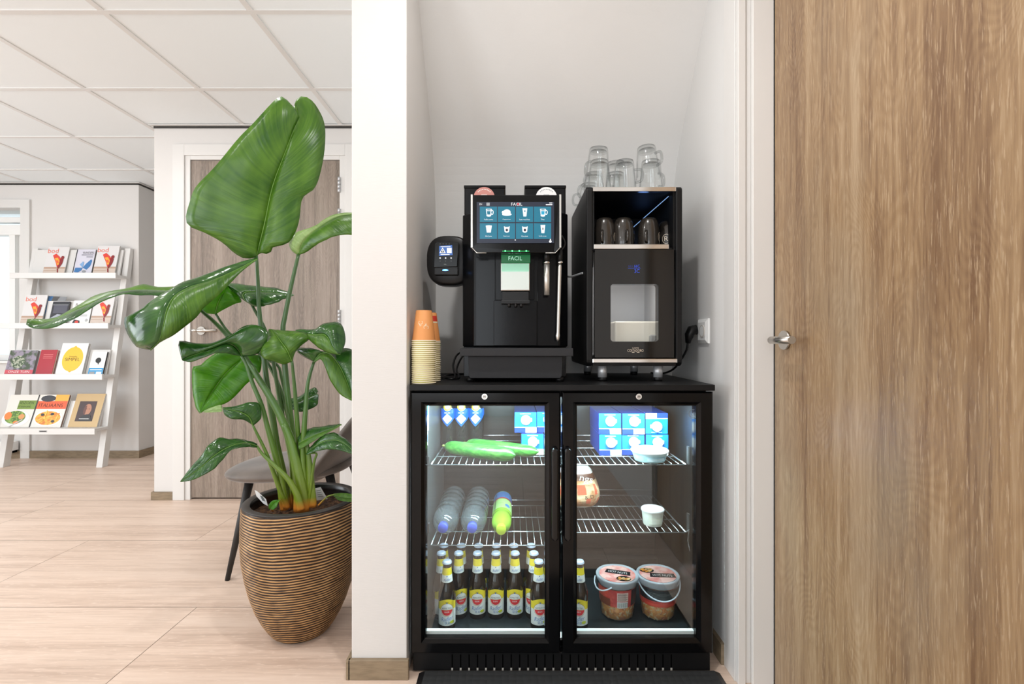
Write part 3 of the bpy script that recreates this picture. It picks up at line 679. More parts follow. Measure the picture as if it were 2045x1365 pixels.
def art_lime(t, T, lx, ly, lz):
    def Wc(u, v, k): th = -PI / 2 + PI + u / .033; r = .0335 + .0003 * k; return T(Vector((lx + r * math.cos(th), ly + r * math.sin(th), lz + v)))
    m1 = mat('soft_green_label', rgb(170, 215, 130), .4); m2 = mat('soft_blue_label', rgb(70, 120, 180), .4); m3 = mat('soft_red_label', rgb(200, 50, 60), .4)
    mb = MB(); mb.rect2(Wc, -.075, .075, .10, .195, m1, 1, 28); mb.rect2(Wc, -.075, .075, .02, .088, m2, 1, 28); mb.rect2(Wc, -.075, .075, .088, .10, m3, 1, 28)
    mb.circ2(Wc, -.02, .165, .010, .014, m2, 2); mb.rect2(Wc, .024, .027, .03, .19, mat('dark_green_line', rgb(20, 90, 70), .4), 2, 1); mb.text2(Wc, 'CC', .004, .15, .008, M_ink, 2); mb.build('label', t)
lying((-.0345, yb, Z2 + .034), .0332, .31, M_lim, M_capg, 'lime green soft drink bottle lying beside the water bottles', 'soft_drink_bottle', art_lime)
# ---------------------------------------------------------------- nut buckets
M_tp = glassmat('clear_tub_plastic', (0.88, 0.92, 0.94), 1.45, (0.5, 0.55, 0.58), .1, 1.2, milky=.06, milk=(.85, .9, .95, 1)); M_red = mat('bucket_print_red', rgb(176, 44, 40), .35, noise_col=((30, 30, 30), rgb(205, 84, 66), .45, .6)); M_drk = mat('bucket_print_black', rgb(30, 28, 30), .35)
M_nut = mat('peanut', rgb(236, 156, 66), .3, noise_col=((60, 60, 60), rgb(196, 108, 40), .45, .6)); M_rim = glassmat('frosted_lid_rim', (.9, .93, .96), 1.45, (.55, .6, .66), .1, 1.2, milky=.45, milk=(.85, .9, .96, 1))
M_lidp = mat('bucket_lid_print', rgb(226, 130, 120), .3, noise_col=((26, 26, 26), rgb(240, 190, 180), .45, .6)); M_nut2 = mat('peanut_light', rgb(232, 196, 140), .4)
def bucket(loc, rz, label, kind):
    lx, ly, lz = loc; t = thing('nut_bucket', loc, label, 'bucket', 'snack nut buckets on the fridge floor')
    rb, rt, h = .054, .064, .128
    rad = lambda z: rb + (rt - rb) * z / h
    mb = MB(); mb.lathe([(0, .002), (rb * .93, .002), (rb, .006), (rad(h * .85), h * .85), (rt, h)], loc, M_tp, 44); mb.build('bucket_body', t)
    mb = MB()
    mb.lathe([(0, .0045), (rb * .9, .0045), (rb * .955, .008), (rad(.055) * .955, .055), (0, .056)], loc, M_nut, 36)
    rnd = random.Random(kind)
    for i in range(170):
        th = rnd.uniform(0, 2 * PI); z = rnd.uniform(.008, .052); r = rad(z) * .925; c = Vector((lx + r * math.cos(th), ly + r * math.sin(th), lz + z)); s_ = rnd.uniform(.0042, .0056); an = rnd.uniform(0, PI)
        tx = Vector((-math.sin(th), math.cos(th), 0)) * math.cos(an) + Vector((0, 0, 1)) * math.sin(an)
        pts = [c + tx * s_ * q for q in (-1.2, -.8, 0, .8, 1.2)]; mb.tube(pts, [s_ * .2, s_ * .6, s_ * .62, s_ * .6, s_ * .2], rnd.choice((M_nut, M_nut, M_nut2)), 6)
    mb.build('peanuts', t); t.children[-1]['kind'] = 'stuff'
    mb = MB()
    def Wc(u, v, k): r = rad(v) + .0005 + .0003 * k; th = -PI / 2 + u / .059; return Vector((lx + r * math.cos(th), ly + r * math.sin(th), lz + v))
    mb.rect2(Wc, -.185, .185, .050, .105, M_red, 0, 44)
    if kind == 1:
        mb.rect2(Wc, -.013, .024, .052, .064, M_red, 1, 5); mb.rect2(Wc, -.013, .022, .048, .068, M_lw, 2, 5)
        for i in range(16): mb.rect2(Wc, -.011 + i * .0020, -.011 + i * .0020 + (.0006 if i % 3 else .0012), .050, .066, M_ink, 3)
        mb.rect2(Wc, -.013, .022, .070, .098, mat('label_cream', rgb(226, 196, 186), .5), 2, 5)
        for i in range(7): mb.rect2(Wc, -.011, .016 + .004 * (i % 2), .073 + i * .0035, .0742 + i * .0035, M_ink, 3, 4)
        mb.rect2(Wc, .034, .09, .052, .104, M_drk, 1, 10); mb.rect2(Wc, -.09, -.035, .05, .075, mat('label_brown', rgb(120, 60, 40), .4), 1, 8)
    else:
        mb.rect2(Wc, -.085, .085, .068, .105, M_drk, 1, 20)
        for i in range(6): mb.rect2(Wc, -.05, .05, .074 + i * .004, .0748 + i * .004, M_gt, 2, 10)
        mb.rect2(Wc, -.06, .075, .052, .060, mat('label_tomato', rgb(206, 70, 50), .4), 1, 16)
    mb.build('sleeve_print', t)
    mb = MB(); mb.lathe([(rt + .0005, h - .018), (rt + .004, h - .017), (rt + .005, h - .002), (rt + .0062, h), (rt + .0062, h + .004), (rt + .003, h + .006), (rt - .002, h + .0045), (rt - .004, h + .003), (0, h + .003)], loc, M_rim, 48)
    Wt = lambda u, v, k: Vector((lx + u, ly + v, lz + h + .0032 + .0003 * k))
    mb.circ2(Wt, 0, 0, rt - .005, rt - .005, M_lidp, 0, 36)
    rot = -.32 if kind == 1 else -.08
    c_, s_ = math.cos(rot), math.sin(rot); bp = lambda u, v: (u * c_ - v * s_, u * s_ + v * c_)
    du, dv = (.004, .010) if kind == 1 else (.012, -.012)
    mb.poly2(Wt, [(du + a_, dv + b2) for a_, b2 in (bp(-.042, -.013), bp(.042, -.013), bp(.040, .015), bp(-.038, .015))], M_drk, 1); mb.text2(Wt, 'HOT NUTS', du, dv, .013, M_lw, 2, width=.062, rot=rot)
    nu, nv = (.014, -.034) if kind == 1 else (-.030, .024); mb.circ2(Wt, nu, nv, .024, .018, M_drk, 2, 20)
    for i in range(26):
        aa = rnd.uniform(0, 2 * PI); rr = rnd.uniform(0, .85) ** .6; mb.circ2(Wt, nu + .021 * rr * math.cos(aa), nv + .015 * rr * math.sin(aa), .0045, .003, rnd.choice((M_nut2, M_nut)), 3 + i % 3, 8, rg=1)
    mb.build('lid', t)
    mb = MB(); z_ = h - .012
    if kind == 1:
        pts = [Vector((lx - .045 - .012 * math.sin(PI * f), ly - .048 + .09 * (f - .0) - .01, lz + z_ - .02 * math.sin(PI * f))) for f in [i / 12 for i in range(13)]]
        pts = [Vector((lx - .030, ly - .0605, lz + z_)), Vector((lx - .045, ly - .062, lz + z_ - .006)), Vector((lx - .062, ly - .055, lz + z_ - .012)), Vector((lx - .073, ly - .03, lz + z_ - .016)), Vector((lx - .075, ly, lz + z_ - .012)), Vector((lx - .070, ly + .02, lz + z_))]
    else:
        pts = [Vector((lx + .069 * math.cos(PI * f), ly - .069 * math.sin(PI * f) - .004, lz + z_ + .006 - .045 * math.sin(PI * f))) for f in [i / 24 for i in range(25)]]
    mb.tube(catmull(pts, 30), .0024, M_rim, 8); mb.build('handle', t)
    return t
bucket((PX(1233, 1.60), 1.603, Z0), 0, 'clear bucket of spiced peanuts with barcode side forward, left of the two', 1)
bucket((PX(1314, 1.60), 1.603, Z0), 0, 'clear bucket of spiced peanuts with dark side label and handle down, right of the two', 2)
# ================================================================ COFFEE MACHINE
ZW = .8555
cm = thing('coffee_machine', (.01, 1.70, ZW), 'black coffee machine with teal touch screen standing on the fridge', 'coffee machine')
M_body = mat('machine_black', rgb(13, 14, 16), 0.2, spec=.22); M_bodym = mat('machine_dark_grey', rgb(46, 46, 48), 0.5, spec=.2); M_pan = mat('machine_panel_black', rgb(9, 10, 13), 0.14, spec=.22)
Y = 1.53
bx0, bx1, bz0, bz1 = PX(921, Y), PX(1136, Y), PZ(692, Y), PZ(422, Y)
mb = MB()
mb.prism([Vector((bx0, 1.575, bz0)), Vector((bx0 + .040, Y, bz0)), Vector((bx1 - .03, Y, bz0)), Vector((bx1, 1.56, bz0)), Vector((bx1, 1.90, bz0)), Vector((bx0, 1.90, bz0))], (0, 0, bz1 - bz0), M_body)
mb.build('body', cm, bevel=.004)
# recess seams and plates
mb = MB(); mb.box(PX(986, Y), PX(1072, Y), 1.519, 1.5295, PZ(690, 1.52), PZ(600, 1.52), M_pan); mb.build('front_plate', cm, bevel=.0015)
mb = MB(); mb.box(PX(950, Y), PX(989, Y), 1.5265, 1.5298, PZ(690, Y), PZ(506, Y), M_pan); mb.box(PX(990, Y), PX(1067, Y), 1.524, 1.5298, PZ(599, Y), PZ(506, Y), M_pan); mb.box(PX(1073, Y), PX(1112, Y), 1.5265, 1.5298, PZ(690, Y), PZ(506, Y), M_pan); mb.build('front_panel', cm, bevel=.001)
# hoppers
for a, b_, nm, c_ in ((927, 1009, 'pink', rgb(200, 134, 124)), (1048, 1130, 'white', rgb(238, 238, 238))):
    yh = 1.575; xa, xb = PX(a, yh), PX(b_, yh); mb = MB()
    mb.box(xa, xb, yh, 1.86, bz1, PZ(372, yh), M_body); h = mb.build('bean_hopper', cm, bevel=.004)
    mb = MB(); mb.box(xa - .001, xb + .001, yh - .003, 1.863, PZ(376, yh), PZ(370, yh), M_body); mb.build('hopper_lid', h, bevel=.002)
    cx = PX(967 if nm == 'pink' else 1091, yh); cz = PZ(395, yh); W1 = lambda u, v, k: Vector((cx + u, yh - .0035 - .0003 * k, cz + v))
    mb = MB(); mb.circ2(W1, 0, 0, .0345, .0345, mat('sticker_' + nm, c_, .5), 0, 40, rg=1)
    mm = M_lw if nm == 'pink' else M_gt
    for i in range(9): th = PI * (.25 + .0625 * i); mb.circ2(W1, .027 * math.cos(th), .027 * math.sin(th), .0018, .0018, mm, 1, 6, rg=1)
    mb.rect2(W1, -.009, .009, -.004, .010, mm, 1); mb.rect2(W1, -.0075, .0075, -.004, .0085, mat('sticker_' + nm, c_), 2)
    mb.build('round_sticker', h)
# touch screen
ys_ = 1.46
mb = MB()
sx0, sx1, s0, s1, s2 = PX(941, ys_), PX(1120, ys_), PZ(389, ys_), PZ(494, ys_), PZ(504, ys_)
mb.prism([Vector((sx0, ys_, s0)), Vector((sx1 - .003, ys_, s0)), Vector((sx1, ys_, s1)), Vector((sx1 - .020, ys_ + .003, s2)), Vector((sx0 + .020, ys_ + .003, s2)), Vector((sx0, ys_, s1))], (0, .07, 0), M_blackg)
ts = mb.build('touch_screen', cm, bevel=.0015)
M_rimw = mat('polished_white_edge', rgb(225, 224, 220), .2, .7)
for s_ in (0, 1):
    mb = MB()
    x = sx0 if s_ == 0 else sx1; d_ = 1 if s_ == 0 else -1
    mb.box(min(x - .001 * d_, x + .0045 * d_), max(x - .001 * d_, x + .0045 * d_), ys_ - .002, ys_ + .06, s1, s0 + .001, M_rimw)
    mb.tube([(x + .002 * d_, ys_, s1), (x + .017 * d_, ys_, s2 - .001), (x + .046 * d_, ys_, s2 - .001)], .0013, M_rimw, 8)
    mb.build('side_trim', ts)
yd = ys_ - .0012
Ws = lambda u, v, k: Vector((PX(u, yd), yd - .00025 * k, PZ(v, yd)))     # u, v measured on the display in its own millimetre-like grid
def emi(name, c, s): return mat(name, (0, 0, 0, 1), .3, emit=c, es=s * 1.75)
M_sb = emi('screen_navy', rgb(34, 42, 62), 1.0); M_st = emi('screen_teal', rgb(24, 128, 156), 1.0); M_sw = emi('screen_white', (1, 1, 1, 1), 1.3); M_sr = emi('screen_red', rgb(230, 60, 80), 1.0); M_scy = emi('screen_cyan', rgb(40, 180, 220), 1.0)
mb = MB(); mb.box(PX(952, yd), PX(1106.5, yd), yd, ys_, PZ(485, yd), PZ(403, yd), M_sb)
W1 = lambda u, v, k: Ws(u, -v, k)
mb.text2(W1, 'FACIL', 1032, -407.5, 6, M_sw, 2, width=22); mb.rect2(W1, 1033, 1036.5, -409.5, -405.5, M_sr, 3); mb.text2(W1, 'EN', 960, -407.5, 3.6, M_sw, 2, width=5)
for q in (-405.5, -407.5, -409.5): mb.rect2(W1, 971.5, 978, q - .4, q + .4, M_sw, 2)
mb.rect2(W1, 1090, 1103, -409.4, -407.4, M_sw, 2); mb.rect2(W1, 1097, 1103, -405.9, -404.4, M_sw, 2); mb.circ2(W1, 1029, -479, 1.2, 1.2, M_sw, 2, 8, rg=1); mb.circ2(W1, 1099, -482, 2.6, 2.4, M_sw, 2, 12, rg=1); mb.rect2(W1, 1098, 1100, -480, -477, M_sw, 2)
names = [['Koffie creme', 'Cappuccino', 'Latte macchiato', 'Thee'], ['Milk Shake', 'Espresso', 'Chocolade', 'Koffie lungo']]
for r in range(2):
    for c in range(4):
        a = 958.2 + c * 36; top = -412.5 if r == 0 else -445.5; bot = -443.3 if r == 0 else -476.8
        mb.rect2(W1, a, a + 34.4, bot, top, M_st, 1); u = a + 18; v = (top + bot) / 2 + 4
        mb.text2(W1, names[r][c], a + 17.5, bot + 5.3, 2.8, M_sw, 3, width=[[17, 16, 21, 7], [13, 12, 13, 15]][r][c])
        def cup(w0, w1, h, m=M_sw, k=2, vv=v): mb.poly2(W1, [(u - w0, vv - h), (u + w0, vv - h), (u + w1, vv + h), (u - w1, vv + h)], m, k)
        if (r, c) in ((0, 0), (0, 3)):
            cup(4.2, 5.6, 7); mb.circ2(W1, u, v - 6.5, 4.8, 2, M_sw, 2, 14); cup(3, 3.6, 3.6, M_st if c == 0 else M_scy, 3, v - 1)
            mb.circ2(W1, u + 6.5, v, 3, 5, M_sw, 1.5, 16); mb.circ2(W1, u + 6.5, v, 1.7, 3.4, M_st, 1.8, 16); mb.circ2(W1, u, v + 5, 4.4, 1.2, M_st, 3, 12)
        elif (r, c) == (0, 1):
            mb.circ2(W1, u, v, 7.5, 6, M_sw, 2, 24); mb.circ2(W1, u, v - 4, 9.5, 2.8, M_sw, 2, 24); mb.circ2(W1, u - 7.5, v, 2.5, 3, M_sw, 2, 14)
        elif (r, c) in ((0, 2), (1, 3)): cup(2.9, 4.8, 8.2); mb.circ2(W1, u, v + .5 + (2 if c == 2 else 0), 1.5, 1.6 if c == 2 else 3, M_st if c == 2 else M_gt, 3, 10)
        elif (r, c) == (1, 0): cup(4, 6.0, 7); mb.circ2(W1, u, v + 5.5, 6.2, 2, M_sw, 2, 14)
        else: cup(4.4, 5.7, 5.6); mb.circ2(W1, u, v - 5, 3.8, 2.2, M_sw, 2, 14); mb.circ2(W1, u, v + 5.2, 5, 1.2, M_st, 3, 12); mb.circ2(W1, u, v - 2, 2.6, 2.8, M_sb, 3, 12)
mb.build('display', ts)
# green LED row and green lit panel
M_gl = emi('green_led', (0.12, 1.0, 0.30, 1), 3)
mb = MB(); yl = 1.458
for px in (1009, 1023, 1037, 1051): mb.circ2(lambda u, v, k: Vector((PX(px, yl) + u, yl - .0005, PZ(501, yl) + v)), 0, 0, .0024, .0024, M_gl, 0, 12, rg=1)
mb.box(PX(1003, yl), PX(1057, yl), yl, yl + .002, PZ(501.6, yl), PZ(500.6, yl), emi('green_led_strip', (0.01, .8, .15, 1), 1)); mb.build('led_row', ts)
l = bpy.data.lights.new('green_glow', 'AREA'); l.shape = 'RECTANGLE'; l.size = .08; l.size_y = .01; l.energy = .05; l.color = (.1, 1, .35)
o = bpy.data.objects.new('green_glow', l); COL.objects.link(o); o.location = (PX(1030, 1.49), 1.49, PZ(505, 1.49)); o.rotation_euler = (0.3, 0, 0)
yp = 1.500
mb = MB(); mb.box(PX(1001, yp), PX(1059, yp), yp, 1.5235, PZ(524, yp), PZ(506, yp), emi('green_panel', rgb(0, 100, 50), 1.0))
mb.text2(lambda u, v, k: Vector((PX(u, yp), yp - .0005 * k, PZ(-v, yp))), 'FACIL', 1029, -515.5, 8, emi('green_panel_text', rgb(190, 245, 215), 1.1), 1, width=27)
mb.build('lit_name_panel', cm)
yp = 1.492
mb = MB(); mb.box(PX(1000, yp), PX(1058, yp), yp, 1.5235, PZ(580, yp), PZ(524.5, yp), M_steel); dp = mb.build('dispenser_head', cm, bevel=.002)
mb = MB(); mb.box(PX(1001.5, yp), PX(1056.5, yp), yp - .001, yp, PZ(578, yp), PZ(542, yp), mat('dispenser_white', rgb(205, 215, 211), .25, emit=rgb(215, 240, 232), es=.12)); mb.box(PX(1001.5, yp), PX(1056.5, yp), yp - .0012, yp, PZ(542, yp), PZ(526, yp), mat('dispenser_mint', rgb(160, 220, 195), .25, emit=rgb(140, 215, 185), es=.2)); mb.build('cover', dp)
mb = MB(); mb.box(PX(1003, yp), PX(1056, yp), yp + .003, 1.5235, PZ(600, yp), PZ(582, yp), M_black); mb.box(PX(1001, yp), PX(1058, yp), yp, 1.5235, PZ(606, yp), PZ(599, yp), M_black)
for px in (1017, 1030, 1041): mb.tube([P(px, 600, yp + .008), P(px, 612, yp + .008)], .005, M_black, 14)
mb.build('spout', dp, bevel=.001)
# hot water spout and steam wand
yw = 1.488
M_pol = mat('brushed_tube', rgb(205, 203, 198), .3, .8)
mb = MB(); mb.tube([P(1092, 500, yw), P(1092, 522, yw)], [.0085, .0095], M_black, 20); mb.tube([P(1092, 522, yw), P(1092, 526, yw)], .0105, M_chrome, 24); mb.tube([P(1092, 526, yw), P(1092, 589, yw)], [.0092, .0088], M_pol, 24); mb.build('hot_water_spout', cm)
mb = MB(); mb.tube([P(1119, 500, yw), P(1119, 522, yw)], .0075, M_black, 16); mb.tube([P(1119, 522, yw), P(1119, 526, yw)], .009, M_chrome, 20); mb.tube([P(1118.5, 526, yw), P(1118, 534, yw), P(1114.5, 664, yw), P(1114, 670, yw), P(1114, 677, yw), P(1114, 681, yw)], [.0045, .0058, .0052, .0068, .005, .001], M_pol, 18); mb.build('steam_wand', cm)
mb = MB(); mb.tube(catmull([P(1122, 470, 1.50), P(1128, 482, 1.50), P(1127, 492, 1.5), P(1120, 500, 1.5)], 12), .0022, M_black, 8); mb.build('wand_hose', cm)
# drip tray, base, feet
mb = MB(); yt = 1.465; mb.box(PX(918, yt), PX(1145, yt), yt, 1.60, PZ(711, yt), PZ(695, yt), M_bodym); mb.build('drip_tray', cm, bevel=.002)
mb = MB(); yt = 1.49; mb.prism([P(935, 711, yt), P(1124, 711, yt), P(1122, 750, yt), P(1119, 755, yt), P(939, 755, yt), P(936, 750, yt)], (0, .10, 0), M_bodym); mb.box(bx0 + .003, bx1 - .003, 1.58, 1.90, .866, bz0, M_body); mb.build('base', cm, bevel=.0015)
for x in (bx0 + .03, bx1 - .03):
    for y in (1.52, 1.86): mb = MB(); mb.tube([(x, y, ZW), (x, y, .869)], .013, M_black, 18); mb.build('foot', cm)
# payment terminal on the left flank
yp = 1.59; mb = MB(); cx, cz, ax, az = PX(896, yp), PZ(519, yp), PX(941, yp) - PX(896, yp), PZ(469, yp) - PZ(519, yp)
def sup(s_, y): 
    out = []
    for i in range(48):
        th = 2 * PI * i / 48; c_, s2_ = math.cos(th), math.sin(th); out.append(Vector((cx + s_ * ax * math.copysign(abs(c_) ** .72, c_), y, cz + s_ * az * math.copysign(abs(s2_) ** .72, s2_))))
    return out
mb.rings([sup(.95, yp + .075), sup(1, yp + .06), sup(1, yp + .012), sup(.97, yp + .004), sup(.90, yp), sup(.5, yp + .001)], M_black, True, True)
pt = mb.build('payment_terminal', cm)
yr = 1.562; mb = MB(); mb.prism([P(868, 486, yr), P(872, 482, yr), P(889, 480, yr), P(905, 482, yr), P(916, 484, yr), P(913, 532, yr), P(866, 534, yr)], (0, .03, 0), M_blackg); mb.box(PX(867, yr), PX(914, yr), yr + .004, 1.59, PZ(548, yr), PZ(532, yr), M_black); cr = mb.build('card_reader', pt, bevel=.0015)
W1 = lambda u, v, k: Vector((PX(u, yr), yr - .0006 - .0003 * k, PZ(-v, yr)))
mb = MB(); mb.poly2(W1, [(877, -511), (904, -509), (903, -489), (877, -491)], emi('reader_blue', rgb(60, 110, 190), 1.0), 0); mb.poly2(W1, [(878, -505), (890, -505), (884, -494)], M_sw, 1); mb.poly2(W1, [(880, -504), (888, -504), (884, -496.5)], M_sb, 2); mb.rect2(W1, 883.4, 884.6, -502.5, -499, M_sw, 3); mb.rect2(W1, 892.5, 902, -505, -495, M_sw, 1); mb.rect2(W1, 880, 898, -508.5, -507.2, M_sw, 1); mb.rect2(W1, 880, 900, -493, -492, M_sw, 1)
for u in (879, 890, 901): mb.circ2(W1, u, -515, 1.4, 1.4, M_sw, 1, 8, rg=1); mb.circ2(W1, u, -521, .8, .8, M_gt, 1, 8, rg=1)
mb.circ2(W1, 889, -527.5, 3, .8, M_gt, 1, 8, rg=1)
for u in (879, 885, 891, 897): mb.circ2(W1, u, -487, .8, .8, M_gt, 1, 6, rg=1)
mb.circ2(W1, 889, -539, 6, 1.6, emi('reader_led', (.1, .35, 1, 1), 6), -8, 16); mb.build('reader_screen', pt)
mb = MB()
mb.tube(catmull([(bx0 - .0, 1.84, .93), (-.185, 1.80, .925), (-.195, 1.70, .885), (-.176, 1.61, .861), (-.20, 1.60, .861), (-.235, 1.68, .861), (-.22, 1.76, .861), (-.16, 1.80, .862)], 50), .0035, M_black, 8)
mb.tube(catmull([(-.165, 1.84, .95), (-.200, 1.78, .935), (-.205, 1.68, .90), (-.188, 1.59, .862), (-.215, 1.585, .861), (-.25, 1.66, .861)], 50), .0035, M_black, 8)
mb.build('power_cable', cm)
# ================================================================ MUG WARMER / MILK COOLER
yc = 1.515; X0, X1 = PX(1171, yc), PX(1363, yc); zb, zt_ = PZ(731, yc), PZ(371, yc)
mc = thing('milk_cooler', ((X0 + X1) / 2, 1.70, ZW), 'tall black milk cooler with cup shelf on silver feet, right of the coffee machine', 'milk cooler')
M_side = mat('cooler_side_black', rgb(16, 16, 17), 0.45, spec=.25, bump=((500, 500, 500), .1, .0005))
yr_ = 1.895
for s_ in (0, 1):
    xa, xb = (X0, PX(1184, yc)) if s_ == 0 else (PX(1350, yc), X1); mb = MB()
    pr = []; 
    for (y, z, a0) in ((yc + .014, zt_ - .014, PI), (yr_ - .014, zt_ - .014, PI / 2)):
        for i in range(5): th = a0 - PI / 2 * i / 4; pr.append(Vector((xa, y + .014 * math.cos(th), z + .014 * math.sin(th))))
    for (y, z, a0) in ((yr_ - .02, zb + .02, 0), (yc + .02, zb + .02, -PI / 2)):
        for i in range(5): th = a0 - PI / 2 * i / 4; pr.append(Vector((xa, y + .02 * math.cos(th), z + .02 * math.sin(th))))
    mb.prism(pr, (xb - xa, 0, 0), M_side); mb.build('side_panel', mc, bevel=.004, seg=3)
xi0, xi1 = PX(1184, yc), PX(1350, yc)
zs = PZ(491, yc)
mb = MB(); mb.box(xi0, xi1, 1.530, yr_ - .01, zt_ - .012, zt_ - .004, M_side); mb.box(xi0, xi1, yr_ - .02, yr_ - .005, zb + .02, zt_ - .012, M_side); mb.box(xi0, xi1, 1.535, yr_ - .02, PZ(500, yc), PZ(492, yc), M_side); mb.box(xi0, xi1, 1.54, yr_ - .02, zb + .004, zb + .03, M_side); mb.box(xi0, xi0 + .006, 1.525, 1.56, PZ(498, yc), zt_ - .012, M_side); mb.box(xi1 - .006, xi1, 1.525, 1.56, PZ(498, yc), zt_ - .012, M_side)
mb.build('cabinet', mc)
mb = MB(); mb.box(xi0, xi1, yc - .002, 1.53, PZ(382, yc), PZ(373, yc), M_chrome); mb.build('top_trim', mc, bevel=.0015)
mb = MB(); mb.box(PX(1186, yc), PX(1336, yc), yc, 1.535, PZ(496.5, yc), PZ(487.5, yc), M_chrome); mb.build('shelf_trim', mc, bevel=.001)
mb = MB(); mb.box(xi0 - .002, xi1 + .004, yc - .003, 1.53, PZ(725, yc), PZ(715.5, yc), M_chrome); mb.build('bottom_trim', mc, bevel=.003); mb = MB(); mb.box(xi0, xi1, yc + .002, 1.53, zb + .001, PZ(725, yc), M_side); mb.build('bottom_panel', mc)
# blue lit edge strip on the mug compartment back wall
mb = MB(); mb.tube([(PX(1335, 1.56), 1.56, PZ(392, 1.56)), (PX(1264, 1.80), 1.80, PZ(454, 1.80))], .0012, emi('blue_edge_light', rgb(140, 180, 235), 1.0), 8); mb.build('edge_light', mc)
l = bpy.data.lights.new('compartment_glow', 'POINT'); l.energy = .03; l.color = (.2, .4, 1); l.shadow_soft_size = .02
o = bpy.data.objects.new('compartment_glow', l); COL.objects.link(o); o.location = (.49, 1.80, 1.38)
# door with rounded window
def rrect(xa, xb, za, zb_, r, y, n=6):
    out = []
    for (cx_, cz_, a0) in ((xb - r, zb_ - r, 0), (xa + r, zb_ - r, PI / 2), (xa + r, za + r, PI), (xb - r, za + r, 1.5 * PI)):
        for i in range(n): th = a0 + PI / 2 * i / (n - 1); out.append(Vector((cx_ + r * math.cos(th), y, cz_ + r * math.sin(th))))
    return out
yd_ = 1.512; da, db, dza, dzb = PX(1188, yd_), PX(1346, yd_), PZ(713.5, yd_), PZ(498, yd_); wa, wb_, wza, wzb = PX(1219.5, yd_), PX(1315, yd_), PZ(681.5, yd_), PZ(567, yd_)
mb = MB(); mb.rings([rrect(da, db, dza, dzb, .002, 1.545), rrect(da, db, dza, dzb, .002, yd_), rrect(wa, wb_, wza, wzb, .009, yd_), rrect(wa, wb_, wza, wzb, .009, 1.545), rrect(da, db, dza, dzb, .002, 1.545)], mat('cooler_door_gloss', rgb(12, 11, 10), .08, spec=.5))
dr_ = mb.build('door', mc)
mb = MB(); mb.rings([rrect(wa, wb_, wza, wzb, .009, 1.514), rrect(wa, wb_, wza, wzb, .009, 1.516)], M_fglass, close_last=True); mb.build('window_pane', dr_)
W1 = lambda u, v, k: Vector((PX(u, yd_), yd_ - .0004 - .0002 * k, PZ(-v, yd_)))
M_bl = emi('blue_digits', rgb(50, 90, 230), 1.0); M_cr = mat('cream_print', rgb(225, 210, 190), .5)
mb = MB(); mb.text2(W1, '66C', 1272, -531, 5.5, M_bl, 1, width=11); mb.text2(W1, '3C', 1272, -541, 7.5, M_bl, 1, width=10.5); mb.rect2(W1, 1254, 1279, -535.6, -535, M_bl, 1); mb.text2(W1, '* *  *', 1259, -531, 2.5, M_bl, 1, width=8); mb.build('digital_display', dr_)
mb = MB(); mb.text2(W1, 'COSTADORO', 1269, -699.5, 5.2, M_cr, 1, width=32); mb.text2(W1, 'CAFFE', 1269, -694.5, 2.6, M_cr, 1, width=13); mb.rect2(W1, 1262, 1267, -703.8, -703.1, M_cr, 1); mb.rect2(W1, 1272, 1277, -703.8, -703.1, M_cr, 1); mb.build('logo', dr_)
mb = MB(); M_liner = mat('cooler_liner', rgb(205, 205, 208), .45)
mb.box(xi0 + .002, xi1 - .002, 1.86, 1.87, zb + .03, PZ(500, yc), M_liner); mb.box(xi0, xi0 + .004, 1.546, 1.86, zb + .03, PZ(500, yc), M_liner); mb.box(xi1 - .004, xi1, 1.546, 1.86, zb + .03, PZ(500, yc), M_liner); mb.box(xi0, xi1, 1.546, 1.86, zb + .031, zb + .035, M_liner)
mb.build('liner', mc)
mb = MB(); ca, cb = PX(1228, 1.58), PX(1322, 1.58); mb.box(ca, cb, 1.58, 1.80, zb + .036, PZ(641, 1.58), mat('milk_container_white', rgb(235, 226, 212), .35)); mb.box(PX(1296, 1.575), PX(1310, 1.575), 1.565, 1.58, zb + .036, PZ(668, 1.575), mat('container_tap', rgb(150, 148, 146), .3)); mb.build('milk_container', mc, bevel=.006, seg=3)
o = area('cooler_light', ((xi0 + xi1) / 2 - .03, 1.60, PZ(520, yc)), (0, 0, 0), .1, .05, .9, (1, .98, .95)); 
for px, y in ((1203, 1.545), (1314, 1.545), (1158, 1.85), (1270, 1.85)):
    x = PX(px, y) if y < 1.7 else (PX(1203, 1.545) if px < 1200 else PX(1314, 1.545))
    mb = MB(); mb.tube([(x, y, ZW + .012), (x, y, zb + .001)], .0145, M_alu, 24); mb.tube([(x, y, ZW), (x, y, ZW + .012)], .0135, M_black, 24); mb.build('foot', mc)
mb = MB(); mb.tube(catmull([(bx1 - .002, 1.66, PZ(550, 1.66)), (bx1 + .02, 1.64, PZ(552, 1.64)), (X0 - .005, 1.60, PZ(546, 1.6)), (X0 + .002, 1.59, PZ(545, 1.59))], 14), .0034, M_alu, 10); mb.build('milk_hose', mc)
